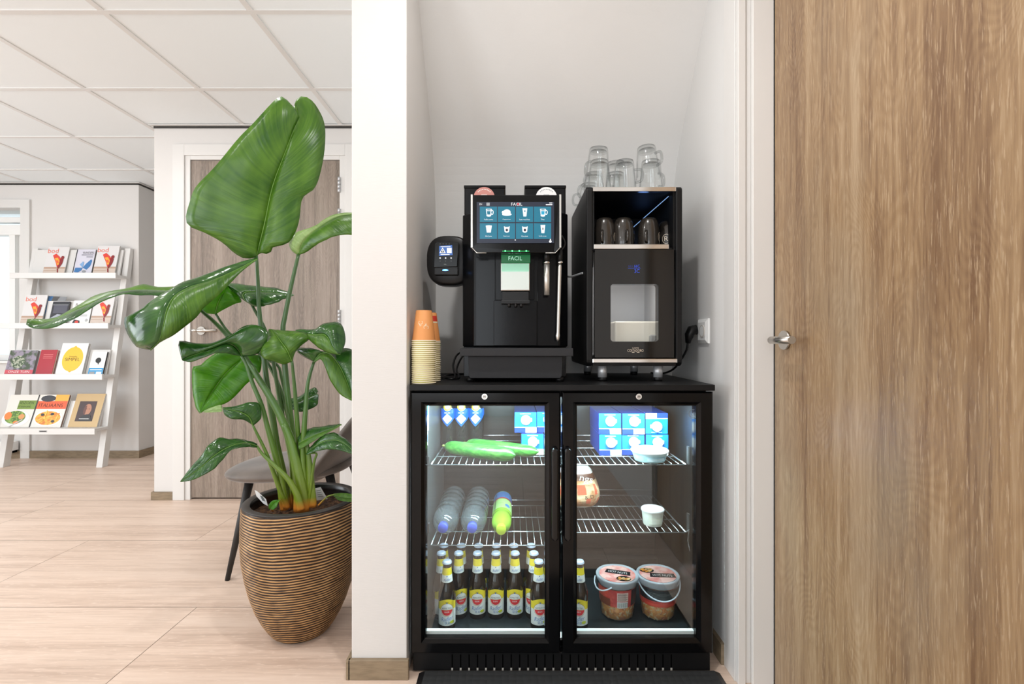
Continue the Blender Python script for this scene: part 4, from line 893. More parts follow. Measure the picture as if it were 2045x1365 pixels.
# mugs
M_mug = mat('black_mug_glaze', rgb(44, 40, 36), .22, coat=.5); zm = PZ(491.5, 1.535) + .0005
def mug(loc, rz, label):
    t = thing('coffee_mug', loc, label, 'mug', 'black mugs upside down in the cooler top'); lx, ly, lz = loc
    mb = MB(); pr = [(.033, 0), (.0345, .002), (.0350, .022), (.0340, .056), (.0315, .078), (.0275, .092), (.023, .0985), (.020, .0995), (.0195, .098), (0, .098)]; mb.lathe(pr, loc, M_mug, 36); mb.build('mug_body', t)
    mb = MB(); mb.tube(catmull([(lx, ly - .031, lz + .016), (lx, ly - .045, lz + .018), (lx, ly - .052, lz + .034), (lx, ly - .045, lz + .050), (lx, ly - .031, lz + .053)], 16), .0045, M_mug, 10); mb.build('handle', t)
    Wc = lambda u, v, k: Vector((lx + .0352 * math.cos(u / .034), ly + .0352 * math.sin(u / .034), lz + v))
    mb = MB(); 
    mb.circ2(Wc, 0, .036, .013, .016, M_cr, 0, 20); 
    W2 = lambda u, v, k: Vector((lx + (.0353 + .0002 * k) * math.cos(u / .034), ly + (.0353 + .0002 * k) * math.sin(u / .034), lz + v)); mb.circ2(W2, 0, .036, .0115, .0145, M_mug, 1, 20); mb.text2(W2, 'R', 0, .036, .016, M_cr, 2); mb.build('emblem', t)
    t.rotation_euler = (0, 0, rz); return t
m0 = mug((PX(1208, 1.575), 1.585, zm), -.35, 'black mug upside down, leftmost of those inside the milk cooler top')
dup(m0, (PX(1246, 1.575), 1.583, zm), .03, 'black mug upside down with handle facing forward, second from the left')
dup(m0, (PX(1297, 1.575), 1.585, zm), -.45, 'wide black mug upside down beside the printed one, third from the left')
dup(m0, (PX(1338, 1.60), 1.625, zm), -2.0, 'black mug at the far right with its cream emblem turned forward')
# glasses on top
M_gls = glassmat('drinking_glass', (.985, .99, .99), 1.45, (.74, .75, .75), 0.0, 1.0); M_glsb = glassmat('glass_base', (.84, .85, .85), 1.5, (.62, .63, .63), 0.02, 1.3)
zg = zt_ - .004
def tglass(loc, rz, label, tilt=0.0):
    t = thing('glass_mug', loc, label, 'glass', 'clear glass mugs stacked on the milk cooler'); lx, ly, lz = loc
    h = .103; mb = MB(); pr = [(.0385, 0), (.0395, .001), (.0390, .004), (.0345, .055), (.0300, h - .006), (.0290, h), (.02, h + .0008), (0, h + .0006)]
    prof_in = [(0, h - .008), (.026, h - .009), (.0282, h - .014), (.0325, .055), (.0368, .004), (.0385, 0)]
    mf = lambda i: M_glsb if i >= 4 else M_gls
    mb.lathe(pr, loc, M_gls, 40, mfun=mf); mb.lathe(prof_in, loc, M_gls, 40, mfun=lambda i: M_glsb if i < 2 else M_gls); mb.build('glass_body', t)
    mb = MB(); mb.tube(catmull([(lx + .0365, ly, lz + .028), (lx + .055, ly, lz + .032), (lx + .059, ly, lz + .050), (lx + .053, ly, lz + .068), (lx + .0335, ly, lz + .070)], 16), .0042, M_glsb, 10); mb.build('handle', t)
    t.rotation_euler = (0, tilt, rz); return t
def gx(px, y): return PX(px, y)
yg = 1.575
g0 = tglass((gx(1197, yg), yg, zg), 2.4, 'clear glass mug upside down, lower one of the left front stack')
dup(g0, (gx(1192.5, yg) - .0, yg, zg + .040), 2.2, 'clear glass mug tilted slightly, upper one of the left front stack').rotation_euler[1] = -.07
dup(g0, (gx(1247, yg), yg, zg), -.5, 'clear glass mug upside down, single one in the middle front')
dup(g0, (gx(1300, yg), yg, zg), .5, 'clear glass mug upside down, lower one of the right front stack')
dup(g0, (gx(1295, yg), yg, zg + .048), -1.0, 'clear glass mug tilted slightly, tallest on top of the right stack').rotation_euler[1] = -.09
yk = 1.69; 
dup(g0, (gx(1229, yk), yk, zg), 1.6, 'clear glass mug upside down behind, lower one of the middle back stack')
dup(g0, (gx(1231, yk), yk, zg + .038), 1.2, 'clear glass mug behind, upper one of the middle back stack').rotation_euler[1] = -.07
dup(g0, (gx(1186, yk), yk, zg), 2.6, 'clear glass mug behind the left front stack')
dup(g0, (gx(1176, 1.80), 1.805, zg), 2.9, 'clear glass mug at the far left back of the cooler top')
# ================================================================ PAPER CUPS
M_or = mat('orange_paper', rgb(222, 150, 88), .6); M_crm = mat('cream_paper_rim', rgb(240, 228, 200), .55); M_yg = mat('cup_yellow_green', rgb(196, 190, 110), .6); M_redp = mat('cup_red', rgb(205, 60, 50), .5)
def cup_proto(loc, side, label, art, first_col):
    lx, ly, lz = loc; t = thing('paper_cup', loc, label, 'paper cup', 'paper cups in the %s stack' % side); h = .092
    mb = MB(); mb.lathe([(.0350, .002), (.0235, h), (.0225, h + .0008), (.0222, h - .004), (0, h - .004)], loc, M_or, 36, mfun=lambda i: first_col if i == 0 else M_or); mb.build('cup_wall', t)
    mb = MB(); n = 36; pr = [(.0350 + .0019 * math.cos(a), .0020 + .0019 * math.sin(a)) for a in [i * PI / 4 for i in range(9)]]; mb.lathe(pr, loc, M_crm, n); mb.build('rolled_rim', t)
    if art:
        Wc = lambda u, v, k: Vector((lx + (.0350 - .0115 * v / h + .0005) * math.cos(-PI / 2 + u / .03), ly + (.0350 - .0115 * v / h + .0005) * math.sin(-PI / 2 + u / .03), lz + v)); mb = MB()
        if side == 'front':
            for (u, v, q) in ((-.005, .052, 1), (.012, .045, -1)):
                s = .0065
                segs = [((-s, 0), (-s, s)), ((-s, s), (s, s)), ((s, s), (s, 0)), ((-s, 0), (-.002, 0)), ((.002, 0), (s, 0)), ((-.002, 0), (-.002, -s)), ((.002, 0), (.002, -s)), ((-.002, -s), (.002, -s)), ((-s, 0), (0, -s * .6))]
                for (a, b_) in segs:
                    d_ = Vector((b_[0] - a[0], b_[1] - a[1])).normalized() * .0005; nrm = Vector((-d_.y, d_.x))
                    mb.poly2(Wc, [(u + a[0] - nrm.x, v + q * (a[1] - nrm.y)), (u + b_[0] - nrm.x, v + q * (b_[1] - nrm.y)), (u + b_[0] + nrm.x, v + q * (b_[1] + nrm.y)), (u + a[0] + nrm.x, v + q * (a[1] + nrm.y))], M_crm, 1)
        else: mb.rect2(Wc, .010, .040, .066, .082, M_redp, 1, 8); mb.rect2(Wc, .010, .040, .060, .064, M_crm, 1, 8)
        mb.build('print', t)
    return t
for side, x, y, n, zoff in (('front', PX(846.5, 1.455), 1.455, 22, 0), ('rear', PX(857, 1.535), 1.535, 22, -.002)):
    base = cup_proto((x, y, ZW + .0005), side, 'paper cup at the very bottom of the %s cup stack' % side, False, M_yg)
    p_ = .0060
    for i in range(1, n - 1):
        jx = random.uniform(-.0004, .0004)
        dup(base, (x + jx, y, ZW + .0005 + p_ * i), 0, 'paper cup rim, %s up from the bottom of the %s cup stack' % (ordn[i], side))
    cup_proto((x, y, ZW + .0005 + p_ * (n - 1) + zoff), side, 'orange paper cup fully visible on top of the %s cup stack' % side, True, M_or)
# ================================================================ SOCKET, PLUG, MAT
t = thing('wall_socket', (.647, 1.62, .985), 'white square wall socket on the alcove right wall', 'socket')
z1, z0 = PZ(637, 1.62), PZ(685, 1.62); xs_ = .647
mb = MB(); q = lambda s_, x: [Vector((x, 1.62 - .042 * s_, (z0 + z1) / 2 - .041 * s_)), Vector((x, 1.62 + .042 * s_, (z0 + z1) / 2 - .041 * s_)), Vector((x, 1.62 + .042 * s_, (z0 + z1) / 2 + .041 * s_)), Vector((x, 1.62 - .042 * s_, (z0 + z1) / 2 + .041 * s_))]
mb.rings([q(1, .647), q(1, .642), q(.72, .636)], M_white, False, True); mb.build('frame', t, bevel=.0008)
mb = MB(); zc = (z0 + z1) / 2; mb.tube([(.636, 1.612, zc), (.634, 1.612, zc)], .021, mat('socket_insert', rgb(206, 200, 192), .45), 28); mb.tube([(.6338, 1.612, zc), (.6335, 1.612, zc)], .017, M_white, 24); mb.build('insert', t)
t = thing('power_plug', (.61, 1.655, .975), 'black power plug and cord hanging beside the wall socket', 'plug')
mb = MB(); mb.tube([(.632, 1.655, zc + .006), (.616, 1.655, zc + .004), (.608, 1.655, zc - .012), (.604, 1.657, zc - .04)], [.017, .017, .015, .008], M_black, 18); mb.build('plug_body', t)
mb = MB(); mb.tube(catmull([(.604, 1.657, zc - .035), (.600, 1.665, zc - .07), (.578, 1.72, ZW + .03), (.556, 1.80, ZW + .006), (.54, 1.87, ZW + .005)], 30), .0037, M_black, 8); mb.build('cord', t)
# rubber mat
M_mat = mat('rubber_mat', rgb(44, 45, 46), .6); 
nt = M_mat.node_tree; tc = nt.nodes.new('ShaderNodeTexCoord'); vo = nt.nodes.new('ShaderNodeTexVoronoi'); vo.inputs['Scale'].default_value = 48; vo.inputs['Randomness'].default_value = .15
bp = nt.nodes.new('ShaderNodeBump'); bp.invert = True; bp.inputs['Strength'].default_value = .9; bp.inputs['Distance'].default_value = .003
nt.links.new(tc.outputs['Object'], vo.inputs[0]); nt.links.new(vo.outputs[0], bp.inputs['Height']); nt.links.new(bp.outputs[0], nt.nodes['Principled BSDF'].inputs['Normal'])
mb = MB(); xa, xb, ya, yb_ = -.275, .615, .80, 1.428
mb.rings([[Vector(p) for p in ((xa, ya, 0.0005), (xb, ya, 0.0005), (xb, yb_, 0.0005), (xa, yb_, 0.0005))], [Vector(p) for p in ((xa + .018, ya + .018, .0095), (xb - .018, ya + .018, .0095), (xb - .018, yb_ - .003, .0095), (xa + .018, yb_ - .003, .0095))]], M_black)
mb.poly([(xa + .018, ya + .018, .0095), (xb - .018, ya + .018, .0095), (xb - .018, yb_ - .003, .0095), (xa + .018, yb_ - .003, .0095)], M_mat)
tag(mb.build('rubber_mat'), 'black ribbed rubber mat on the floor in front of the fridge', 'mat')
# ================================================================ CHAIR behind the plant
M_vel = mat('grey_velvet', rgb(108, 97, 89), .5, noise_col=((7, 7, 7), rgb(80, 72, 66), .4, .65)); M_vel.node_tree.nodes['Principled BSDF'].inputs['Sheen Weight'].default_value = .35; M_vel.node_tree.nodes['Principled BSDF'].inputs['Sheen Roughness'].default_value = .4
ch = thing('velvet_chair', (-.97, 2.2, 0), 'grey velvet shell chair with black tapered legs behind the plant pot', 'chair')
mb = MB(); NU, NV = 36, 10
def sp(u, v):   # rounded, slightly dished seat cushion
    th = 2 * PI * u / NU; c_, s_ = math.cos(th), math.sin(th); f = v
    R = lambda a, e: math.copysign(abs(a) ** e, a)
    w = math.sin(f * PI); r_ = max(0, w) ** .55
    zz_ = .425 - .040 * math.cos(f * PI) * 1.0
    x = -.985 + .27 * R(c_, .75) * r_; y = 2.19 + .235 * R(s_, .75) * r_
    if f > .5: zz_ -= .018 * (1 - r_)
    zz_ += .012 * (x + .985) / .27
    return Vector((x, y, zz_))
L = [[sp(u, .03 + .94 * j / NV) for u in range(NU)] for j in range(NV + 1)]
mb.rings(L, M_vel, True, True); mb.face([k for k in reversed(range(NU))], M_vel); mb.build('seat', ch, sub=1)
mb = MB()  # backrest: curved shell rising to the right, hugging the sitter
rows = []
for i in range(15):
    f = i / 14; z = .40 + .44 * f; xb0 = -.80 + .30 * f + .02 * math.sin(PI * f); hw = .20 + .05 * math.sin(PI * min(1, f * 1.3)) - .09 * max(0, f - .7) / .3
    row = []
    for j in range(17):
        g_ = -1 + 2 * j / 16; y = 2.19 + hw * math.sin(g_ * 1.25) / math.sin(1.25); x = xb0 - .13 * (1 - math.cos(g_ * 1.25)) * (1 - .35 * f); row.append(Vector((x, y, z - .02 * g_ * g_)))
    rows.append(row)
b = len(mb.v)
for r in rows: mb.v += [tuple(p) for p in r]
for i in range(14):
    for j in range(16): mb.face((b + i * 17 + j, b + i * 17 + j + 1, b + (i + 1) * 17 + j + 1, b + (i + 1) * 17 + j), M_vel, True)
mb.build('backrest', ch, solid=.028, sub=1)
M_leg = mat('black_chair_leg', rgb(34, 32, 31), .5)
for (xt, yt, xf, yf_) in ((-1.115, 2.06, -1.172, 1.985), (-1.115, 2.33, -1.172, 2.40), (-.78, 2.06, -.66, 1.985), (-.78, 2.33, -.66, 2.40)):
    mb = MB(); mb.tube([(xf, yf_, 0), (xt, yt, .415)], [.0095, .0185], M_leg, 18); mb.build('leg', ch)
# ================================================================ POTTED PLANT
pc = Vector((-.7185, 1.65, 0))
pl = thing('potted_plant', pc, 'tall bird of paradise plant with large green leaves in a ribbed bronze pot', 'plant')
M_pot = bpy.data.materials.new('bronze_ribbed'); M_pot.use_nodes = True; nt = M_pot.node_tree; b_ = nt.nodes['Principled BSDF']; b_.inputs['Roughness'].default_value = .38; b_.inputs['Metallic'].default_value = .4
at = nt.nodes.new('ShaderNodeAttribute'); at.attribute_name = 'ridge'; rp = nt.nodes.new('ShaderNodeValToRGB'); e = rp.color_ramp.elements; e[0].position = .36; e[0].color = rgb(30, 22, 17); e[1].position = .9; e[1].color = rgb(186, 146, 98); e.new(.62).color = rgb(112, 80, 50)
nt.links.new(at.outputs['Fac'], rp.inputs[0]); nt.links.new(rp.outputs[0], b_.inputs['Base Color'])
M_rimp = mat('pot_rim_dark', rgb(52, 49, 47), .5); M_inner = mat('pot_inner_black', rgb(14, 14, 16), .25)
prof = [(0, .085), (.012, .097), (.03, .110), (.06, .127), (.1, .145), (.15, .161), (.2, .173), (.26, .183), (.32, .187), (.38, .186), (.445, .182)]
def prad(z):
    for (z0_, r0), (z1_, r1) in zip(prof, prof[1:]):
        if z <= z1_: f = (z - z0_) / (z1_ - z0_); return r0 + (r1 - r0) * f
    return prof[-1][1]
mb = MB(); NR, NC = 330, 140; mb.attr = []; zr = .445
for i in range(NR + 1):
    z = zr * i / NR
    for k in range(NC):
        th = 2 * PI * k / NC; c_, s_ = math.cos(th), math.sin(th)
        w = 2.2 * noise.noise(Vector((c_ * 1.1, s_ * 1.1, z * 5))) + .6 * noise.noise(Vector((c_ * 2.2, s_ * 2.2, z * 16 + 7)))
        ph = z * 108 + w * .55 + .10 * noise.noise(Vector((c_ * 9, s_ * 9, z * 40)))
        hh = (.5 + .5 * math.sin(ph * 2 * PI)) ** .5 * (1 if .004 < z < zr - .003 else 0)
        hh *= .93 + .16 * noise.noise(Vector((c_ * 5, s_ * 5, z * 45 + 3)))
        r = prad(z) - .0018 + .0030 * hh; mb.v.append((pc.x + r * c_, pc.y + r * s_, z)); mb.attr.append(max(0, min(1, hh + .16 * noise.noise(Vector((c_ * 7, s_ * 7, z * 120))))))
for i in range(NR):
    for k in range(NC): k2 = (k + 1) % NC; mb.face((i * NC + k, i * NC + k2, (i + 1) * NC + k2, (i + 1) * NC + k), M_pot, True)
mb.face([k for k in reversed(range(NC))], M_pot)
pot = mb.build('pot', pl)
mb = MB(); mb.lathe([(.1805, .445), (.1815, .4465), (.180, .448), (.160, .448), (.1575, .446), (.155, .43), (.148, .33), (0, .33)], pc, M_rimp, 96, mfun=lambda i: M_rimp if i < 4 else M_inner); mb.build('rim', pot)
M_soil = mat('soil', rgb(58, 38, 26), .95, noise_col=((70, 70, 70), rgb(112, 78, 50), .45, .65), bump=((80, 80, 80), 1, .01))
mb = MB(); N = 26; b = 0
for i in range(N + 1):
    for k in range(48): th = 2 * PI * k / 48; r = .154 * i / N; p = Vector((pc.x + r * math.cos(th), pc.y + r * math.sin(th), .408)); p.z += .010 * noise.noise(p * 40) + .006 * noise.noise(p * 110); mb.v.append(tuple(p))
for i in range(N):
    for k in range(48): k2 = (k + 1) % 48; mb.face((i * 48 + k, i * 48 + k2, (i + 1) * 48 + k2, (i + 1) * 48 + k), M_soil, True)
mb.build('soil', pl)
def leafmat(name, c1, c2, tr, rough=.32, trc=None, fq=46):
    m = bpy.data.materials.new(name); m.use_nodes = True; nt = m.node_tree; L = nt.links.new; b = nt.nodes['Principled BSDF']; out = nt.nodes['Material Output']
    b.inputs['Roughness'].default_value = rough
    uv = nt.nodes.new('ShaderNodeUVMap'); uv.uv_map = 'UVMap'; sep = nt.nodes.new('ShaderNodeSeparateXYZ'); L(uv.outputs[0], sep.inputs[0])
    ab = nt.nodes.new('ShaderNodeMath'); ab.operation = 'ABSOLUTE'; L(sep.outputs[1], ab.inputs[0])
    m1 = nt.nodes.new('ShaderNodeMath'); m1.operation = 'MULTIPLY_ADD'; m1.inputs[1].default_value = -.16; L(ab.outputs[0], m1.inputs[0]); L(sep.outputs[0], m1.inputs[2])
    cb = nt.nodes.new('ShaderNodeCombineXYZ'); L(m1.outputs[0], cb.inputs[0]); L(sep.outputs[1], cb.inputs[1])
    def nz(sx_, sy_, det=3):
        mp = nt.nodes.new('ShaderNodeMapping'); mp.inputs['Scale'].default_value = (sx_, sy_, 1); L(cb.outputs[0], mp.inputs[0]); n = nt.nodes.new('ShaderNodeTexNoise'); n.inputs['Scale'].default_value = 1; n.inputs['Detail'].default_value = det; L(mp.outputs[0], n.inputs[0]); return n
    n1 = nz(fq, .35, 2); n2 = nz(150, .8, 2); n3 = nz(5, 2.5)
    ad = nt.nodes.new('ShaderNodeMath'); ad.operation = 'MULTIPLY_ADD'; ad.inputs[1].default_value = .42; L(n1.outputs[0], ad.inputs[0])
    a2 = nt.nodes.new('ShaderNodeMath'); a2.operation = 'MULTIPLY'; a2.inputs[1].default_value = .58; L(n3.outputs[0], a2.inputs[0]); L(a2.outputs[0], ad.inputs[2])
    r = nt.nodes.new('ShaderNodeValToRGB'); r.color_ramp.elements[0].position = .38; r.color_ramp.elements[0].color = c1; r.color_ramp.elements[1].position = .64; r.color_ramp.elements[1].color = c2; L(ad.outputs[0], r.inputs[0]); L(r.outputs[0], b.inputs['Base Color'])
    bp = nt.nodes.new('ShaderNodeBump'); bp.inputs['Strength'].default_value = .45; bp.inputs['Distance'].default_value = .003; L(n1.outputs[0], bp.inputs['Height'])
    bp2 = nt.nodes.new('ShaderNodeBump'); bp2.inputs['Strength'].default_value = .1; bp2.inputs['Distance'].default_value = .001; L(n2.outputs[0], bp2.inputs['Height']); L(bp.outputs[0], bp2.inputs['Normal']); L(bp2.outputs[0], b.inputs['Normal'])
    t_ = nt.nodes.new('ShaderNodeBsdfTranslucent'); t_.inputs[0].default_value = trc or (c2[0] * 1.3, c2[1] * 1.35, c2[2] * .6, 1); mx = nt.nodes.new('ShaderNodeMixShader'); mx.inputs[0].default_value = tr
    L(b.outputs[0], mx.inputs[1]); L(t_.outputs[0], mx.inputs[2]); L(mx.outputs[0], out.inputs[0]); return m
M_lf = leafmat('leaf_green', rgb(48, 92, 18), rgb(92, 134, 38), .22, .3); M_lfd = leafmat('leaf_deep_green', rgb(24, 66, 24), rgb(58, 102, 38), .12, .16, fq=26); M_lfb = leafmat('leaf_bright_green', rgb(60, 124, 20), rgb(100, 162, 34), .42); M_lfp = leafmat('leaf_pale_underside', rgb(120, 150, 84), rgb(160, 186, 120), .25, .3)
M_rib = mat('leaf_midrib', rgb(96, 136, 52), .4)
def leaf(mid, left, right, ym, yl, yr, m=M_lf, bul=.01, mr=None, n=34, rib=.0028, ripple=.004, sgn=1):
    def C(pts, yy):
        k = len(pts); 
        if isinstance(yy, (int, float)): yy = (yy, yy)
        if len(yy) == k: ys = yy
        else:
            ys = []
            for i in range(k):
                f = i / (k - 1) * (len(yy) - 1); a = min(int(f), len(yy) - 2); ys.append(yy[a] + (yy[a + 1] - yy[a]) * (f - a))
        return catmull([P(p[0], p[1], y) for p, y in zip(pts, ys)], n)
    Mi, Le, Ri = C(mid, ym), C(left, yl), C(right, yr); S = 9; rnd = random.uniform(0, 50)
    mb = MB()
    for side, E in ((-1, Le), (1, Ri)):
        b = len(mb.v)
        for i in range(n):
            A, B = Mi[i], E[i]; T = (Mi[min(i + 1, n - 1)] - Mi[max(i - 1, 0)]); N_ = T.cross(B - A); N_ = N_.normalized() if N_.length > 1e-9 else Vector((0, -1, 0))
            if N_.y > 0: N_ = -N_
            w = (B - A).length
            for s in range(S):
                f = s / (S - 1); p = A.lerp(B, f); amt = bul * min(1, w / .06) * 4 * f * (1 - f) * sgn
                amt += ripple * noise.noise(Vector((rnd + i * .35, f * 1.5 + side * 5, 0))) * min(1, w / .05) * f
                mb.v.append(tuple(p + N_ * amt))
        for i in range(n - 1):
            for s in range(S - 1):
                q = [b + i * S + s, b + (i + 1) * S + s, b + (i + 1) * S + s + 1, b + i * S + s + 1]
                U = [(i / n, side * s / S), ((i + 1) / n, side * s / S), ((i + 1) / n, side * (s + 1) / S), (i / n, side * (s + 1) / S)]
                if side > 0: q.reverse(); U.reverse()
                mb.face(q, (mr or m) if side > 0 else m, True, U)
    o = mb.build('leaf', pl, solid=.0007)
    if rib:
        mb = MB(); mb.tube([p + Vector((0, -.0006, 0)) for p in Mi], [rib * .65 * (1 - .8 * i / n) for i in range(n)], M_rib, 8); mb.build('midrib', o)
    return o
# tall upright leaf
leaf([(513, 512), (521, 478), (529, 445), (545, 371), (571.5, 300), (588, 256), (598, 234)],
     [(511, 514), (489, 516), (468, 505), (445, 485), (410, 465), (379, 452), (371, 435), (379, 403), (393, 371), (437, 324), (475, 277), (504, 248), (533, 216), (551, 198), (562, 192), (574, 201), (589, 219), (598, 234)],
     [(515, 508), (520, 504), (530, 507), (541, 503), (544, 494), (574, 486), (589, 466), (598, 438), (604, 396), (627, 377), (639, 348), (648, 300), (648, 250), (636, 219), (618, 197), (601, 192), (593, 199), (595, 218), (598, 234)],
     (1.66, 1.64, 1.63, 1.66), (1.66, 1.60, 1.57, 1.60, 1.66), (1.66, 1.64, 1.67, 1.70, 1.66), M_lf, .014, rib=.0035, n=44)
# top right leaf curling behind the column edge
leaf([(596, 508), (604, 488), (618, 470), (648, 447), (676, 432), (702, 428), (722, 430)], [(595, 509), (582, 500), (577, 484), (581, 468), (600, 463), (622, 464), (645, 443), (670, 431), (700, 427), (722, 430)],
     [(597, 509), (612, 503), (629, 491), (651, 479), (668, 472), (690, 468), (712, 466), (724, 440)], (1.66, 1.62, 1.60), (1.66, 1.68, 1.64, 1.62), (1.66, 1.56, 1.56), M_lfp, .012, mr=M_lf, rib=.0025)
# long leaf reaching far left
leaf([(372, 580), (330, 580), (286, 578), (250, 583), (210, 595), (178, 608), (150, 620), (110, 638), (75, 648), (53, 643)],
     [(372, 576), (350, 572), (314, 573), (286, 568), (258, 576), (225, 580), (186, 593), (158, 611), (136, 625), (122, 632), (97, 636), (72, 636), (54, 637)],
     [(372, 584), (350, 592), (325, 591), (281, 589), (247, 587), (208, 600), (180, 616), (152, 633), (127, 646), (97, 655), (66, 655), (52, 647)],
     (1.62, 1.55, 1.48, 1.45), (1.66, 1.60, 1.52, 1.47), (1.60, 1.50, 1.43, 1.44), M_lf, .006, mr=M_lfd)
# big drooping leaf, left
leaf([(515, 517), (470, 540), (420, 561), (380, 573), (350, 590), (334, 615), (326, 650), (318, 680), (301, 697)],
     [(514, 517), (469, 531), (428, 546), (399, 558), (369, 568), (350, 577), (331, 591), (294, 611), (272, 625), (249, 633), (250, 653), (261, 678), (272, 692), (292, 697), (301, 698)],
     [(516, 517), (486, 539), (463, 562), (440, 585), (410, 611), (393, 632), (369, 652), (345, 670), (325, 680), (309, 693), (301, 700)],
     (1.60, 1.52, 1.44, 1.46), (1.62, 1.55, 1.50, 1.48), (1.60, 1.50, 1.46, 1.47), M_lfd, .016, mr=M_lf, rib=.003)
# two lobes of the leaf behind the first stem
leaf([(504, 611), (486, 593), (492, 583), (530, 583), (560, 586), (588, 589)], [(504, 611), (480, 592), (454, 571), (463, 565), (492, 569), (530, 573), (551, 575), (574, 582), (588, 589)], [(504, 611), (513, 612), (524, 611), (551, 604), (568, 597), (588, 589)], (1.68, 1.70, 1.72), (1.68, 1.74, 1.76, 1.72), (1.68, 1.66, 1.72), M_lfd, .008)
leaf([(430, 627), (436, 604), (446, 585), (456, 572)], [(429, 627), (412, 625), (399, 620), (405, 603), (425, 585), (455, 571)], [(431, 627), (448, 617), (470, 606), (482, 602), (474, 585), (457, 571)], 1.70, (1.7, 1.67), (1.7, 1.74), M_lfb, .006)
# wide wavy leaf, left middle
leaf([(484, 711), (470, 692), (452, 686), (425, 696), (395, 706), (364, 718)], [(485, 711), (508, 709), (522, 699), (533, 682), (535, 664), (527, 654), (507, 648), (486, 652), (463, 667), (437, 679), (419, 685), (390, 685), (362, 680), (357, 690), (363, 717)],
     [(484, 711), (470, 709), (457, 706), (434, 705), (413, 711), (384, 722), (369, 721), (364, 719)], (1.60, 1.57, 1.53), (1.60, 1.56, 1.58, 1.56, 1.53), (1.60, 1.54, 1.52), M_lfd, .012)
# bright leaf below it
leaf([(493, 712), (472, 726), (448, 749), (425, 780), (410, 805), (400, 823)], [(492, 709), (460, 703), (437, 702), (416, 716), (400, 729), (385, 734), (384, 772), (390, 810), (399, 825)], [(495, 712), (516, 708), (522, 718), (519, 743), (498, 761), (481, 778), (460, 799), (437, 810), (412, 818), (400, 825)], (1.72, 1.68, 1.62), (1.72, 1.70, 1.63), (1.72, 1.68, 1.62), M_lfb, .012, rib=.002)
# middle leaf facing forward
leaf([(583, 722), (574, 700), (560, 680), (545, 658)], [(581, 722), (566, 727), (545, 721), (527, 715), (519, 702), (532, 682), (536, 658)], [(584, 722), (592, 698), (618, 676), (610, 664), (589, 661), (565, 661), (545, 657)], (1.58, 1.55, 1.60), (1.58, 1.55, 1.60), (1.58, 1.60, 1.63), M_lf, .012)
# right leaf
leaf([(590, 661), (620, 668), (645, 667), (656, 676), (662, 690), (675, 706)], [(590, 660), (604, 657), (633, 657), (651, 645), (671, 642), (683, 649), (689, 667), (689, 687), (680, 708)], [(590, 662), (612, 674), (633, 692), (650, 702), (664, 706), (680, 708)], (1.62, 1.56, 1.53), (1.64, 1.60, 1.54), (1.62, 1.56, 1.53), M_lfd, .012, mr=M_lf)
# right lower drooping leaf
leaf([(627, 722), (640, 706), (658, 706), (678, 730), (694, 765), (706, 800)], [(625, 721), (606, 712), (590, 697), (610, 694), (650, 701), (689, 695), (712, 705), (722, 740), (718, 780), (706, 802)], [(629, 724), (640, 717), (648, 729), (659, 758), (677, 784), (690, 794), (705, 801)], (1.62, 1.58, 1.55), (1.66, 1.64, 1.60, 1.55), (1.60, 1.56, 1.54), M_lfd, .010, mr=M_lf)
leaf([(541, 800), (575, 808), (605, 798), (633, 785)], [(541, 800), (566, 797), (592, 793), (604, 787), (620, 776), (630, 773), (636, 783)], [(541, 800), (557, 808), (580, 815), (598, 822), (617, 817), (633, 808), (636, 788)], 1.76, 1.78, 1.74, M_lfd, .006)
leaf([(505, 849), (497, 832), (478, 822), (445, 815)], [(506, 849), (516, 841), (522, 831), (518, 806), (498, 803), (469, 811), (445, 813)], [(504, 848), (486, 838), (463, 836), (449, 828), (445, 815)], (1.56, 1.54, 1.52), (1.56, 1.57, 1.53), (1.56, 1.52, 1.52), M_lfd, .008)
leaf([(444, 818), (426, 818), (406, 822)], [(444, 813), (440, 808), (420, 814), (406, 821)], [(444, 820), (440, 822), (425, 823), (406, 823)], 1.54, 1.55, 1.53, M_lfp, .003, rib=0)
# pointed lower left leaf
leaf([(514, 890), (490, 884), (462, 890), (430, 908), (395, 938), (360, 961)], [(514, 886), (497, 880), (479, 875), (455, 876), (428, 877), (406, 904), (380, 934), (361, 959)], [(514, 893), (500, 892), (486, 893), (461, 899), (443, 919), (421, 941), (388, 957), (361, 962)], (1.56, 1.50, 1.44, 1.42), (1.57, 1.53, 1.46, 1.42), (1.55, 1.49, 1.43, 1.42), M_lfd, .008, ripple=.010)
leaf([(597, 884), (625, 870), (655, 858), (682, 847)], [(596, 868), (610, 858), (626, 853), (655, 849), (682, 847)], [(597, 897), (612, 890), (633, 876), (662, 860), (682, 848)], 1.60, 1.63, 1.58, M_lfd, .008, mr=M_lf)
leaf([(612, 905), (640, 884), (668, 878), (692, 888), (712, 908)], [(614, 900), (633, 878), (659, 863), (684, 871), (701, 886), (712, 906)], [(613, 908), (629, 902), (648, 897), (670, 898), (690, 902), (712, 910)], (1.60, 1.55, 1.52), (1.62, 1.58, 1.53), (1.58, 1.53, 1.52), M_lfd, .010, ripple=.008)
leaf([(666, 987), (684, 993), (706, 995)], [(666, 985), (684, 984), (706, 986)], [(667, 990), (677, 998), (694, 1001), (706, 1001)], 1.60, 1.61, 1.58, M_lf, .004, rib=.0015)
leaf([(540, 1016), (548, 1005), (560, 997)], [(537, 1016), (537, 1008), (545, 999), (560, 997)], [(545, 1018), (552, 1012), (556, 1003), (560, 997)], 1.57, 1.57, 1.56, M_lfb, .003, rib=.001)
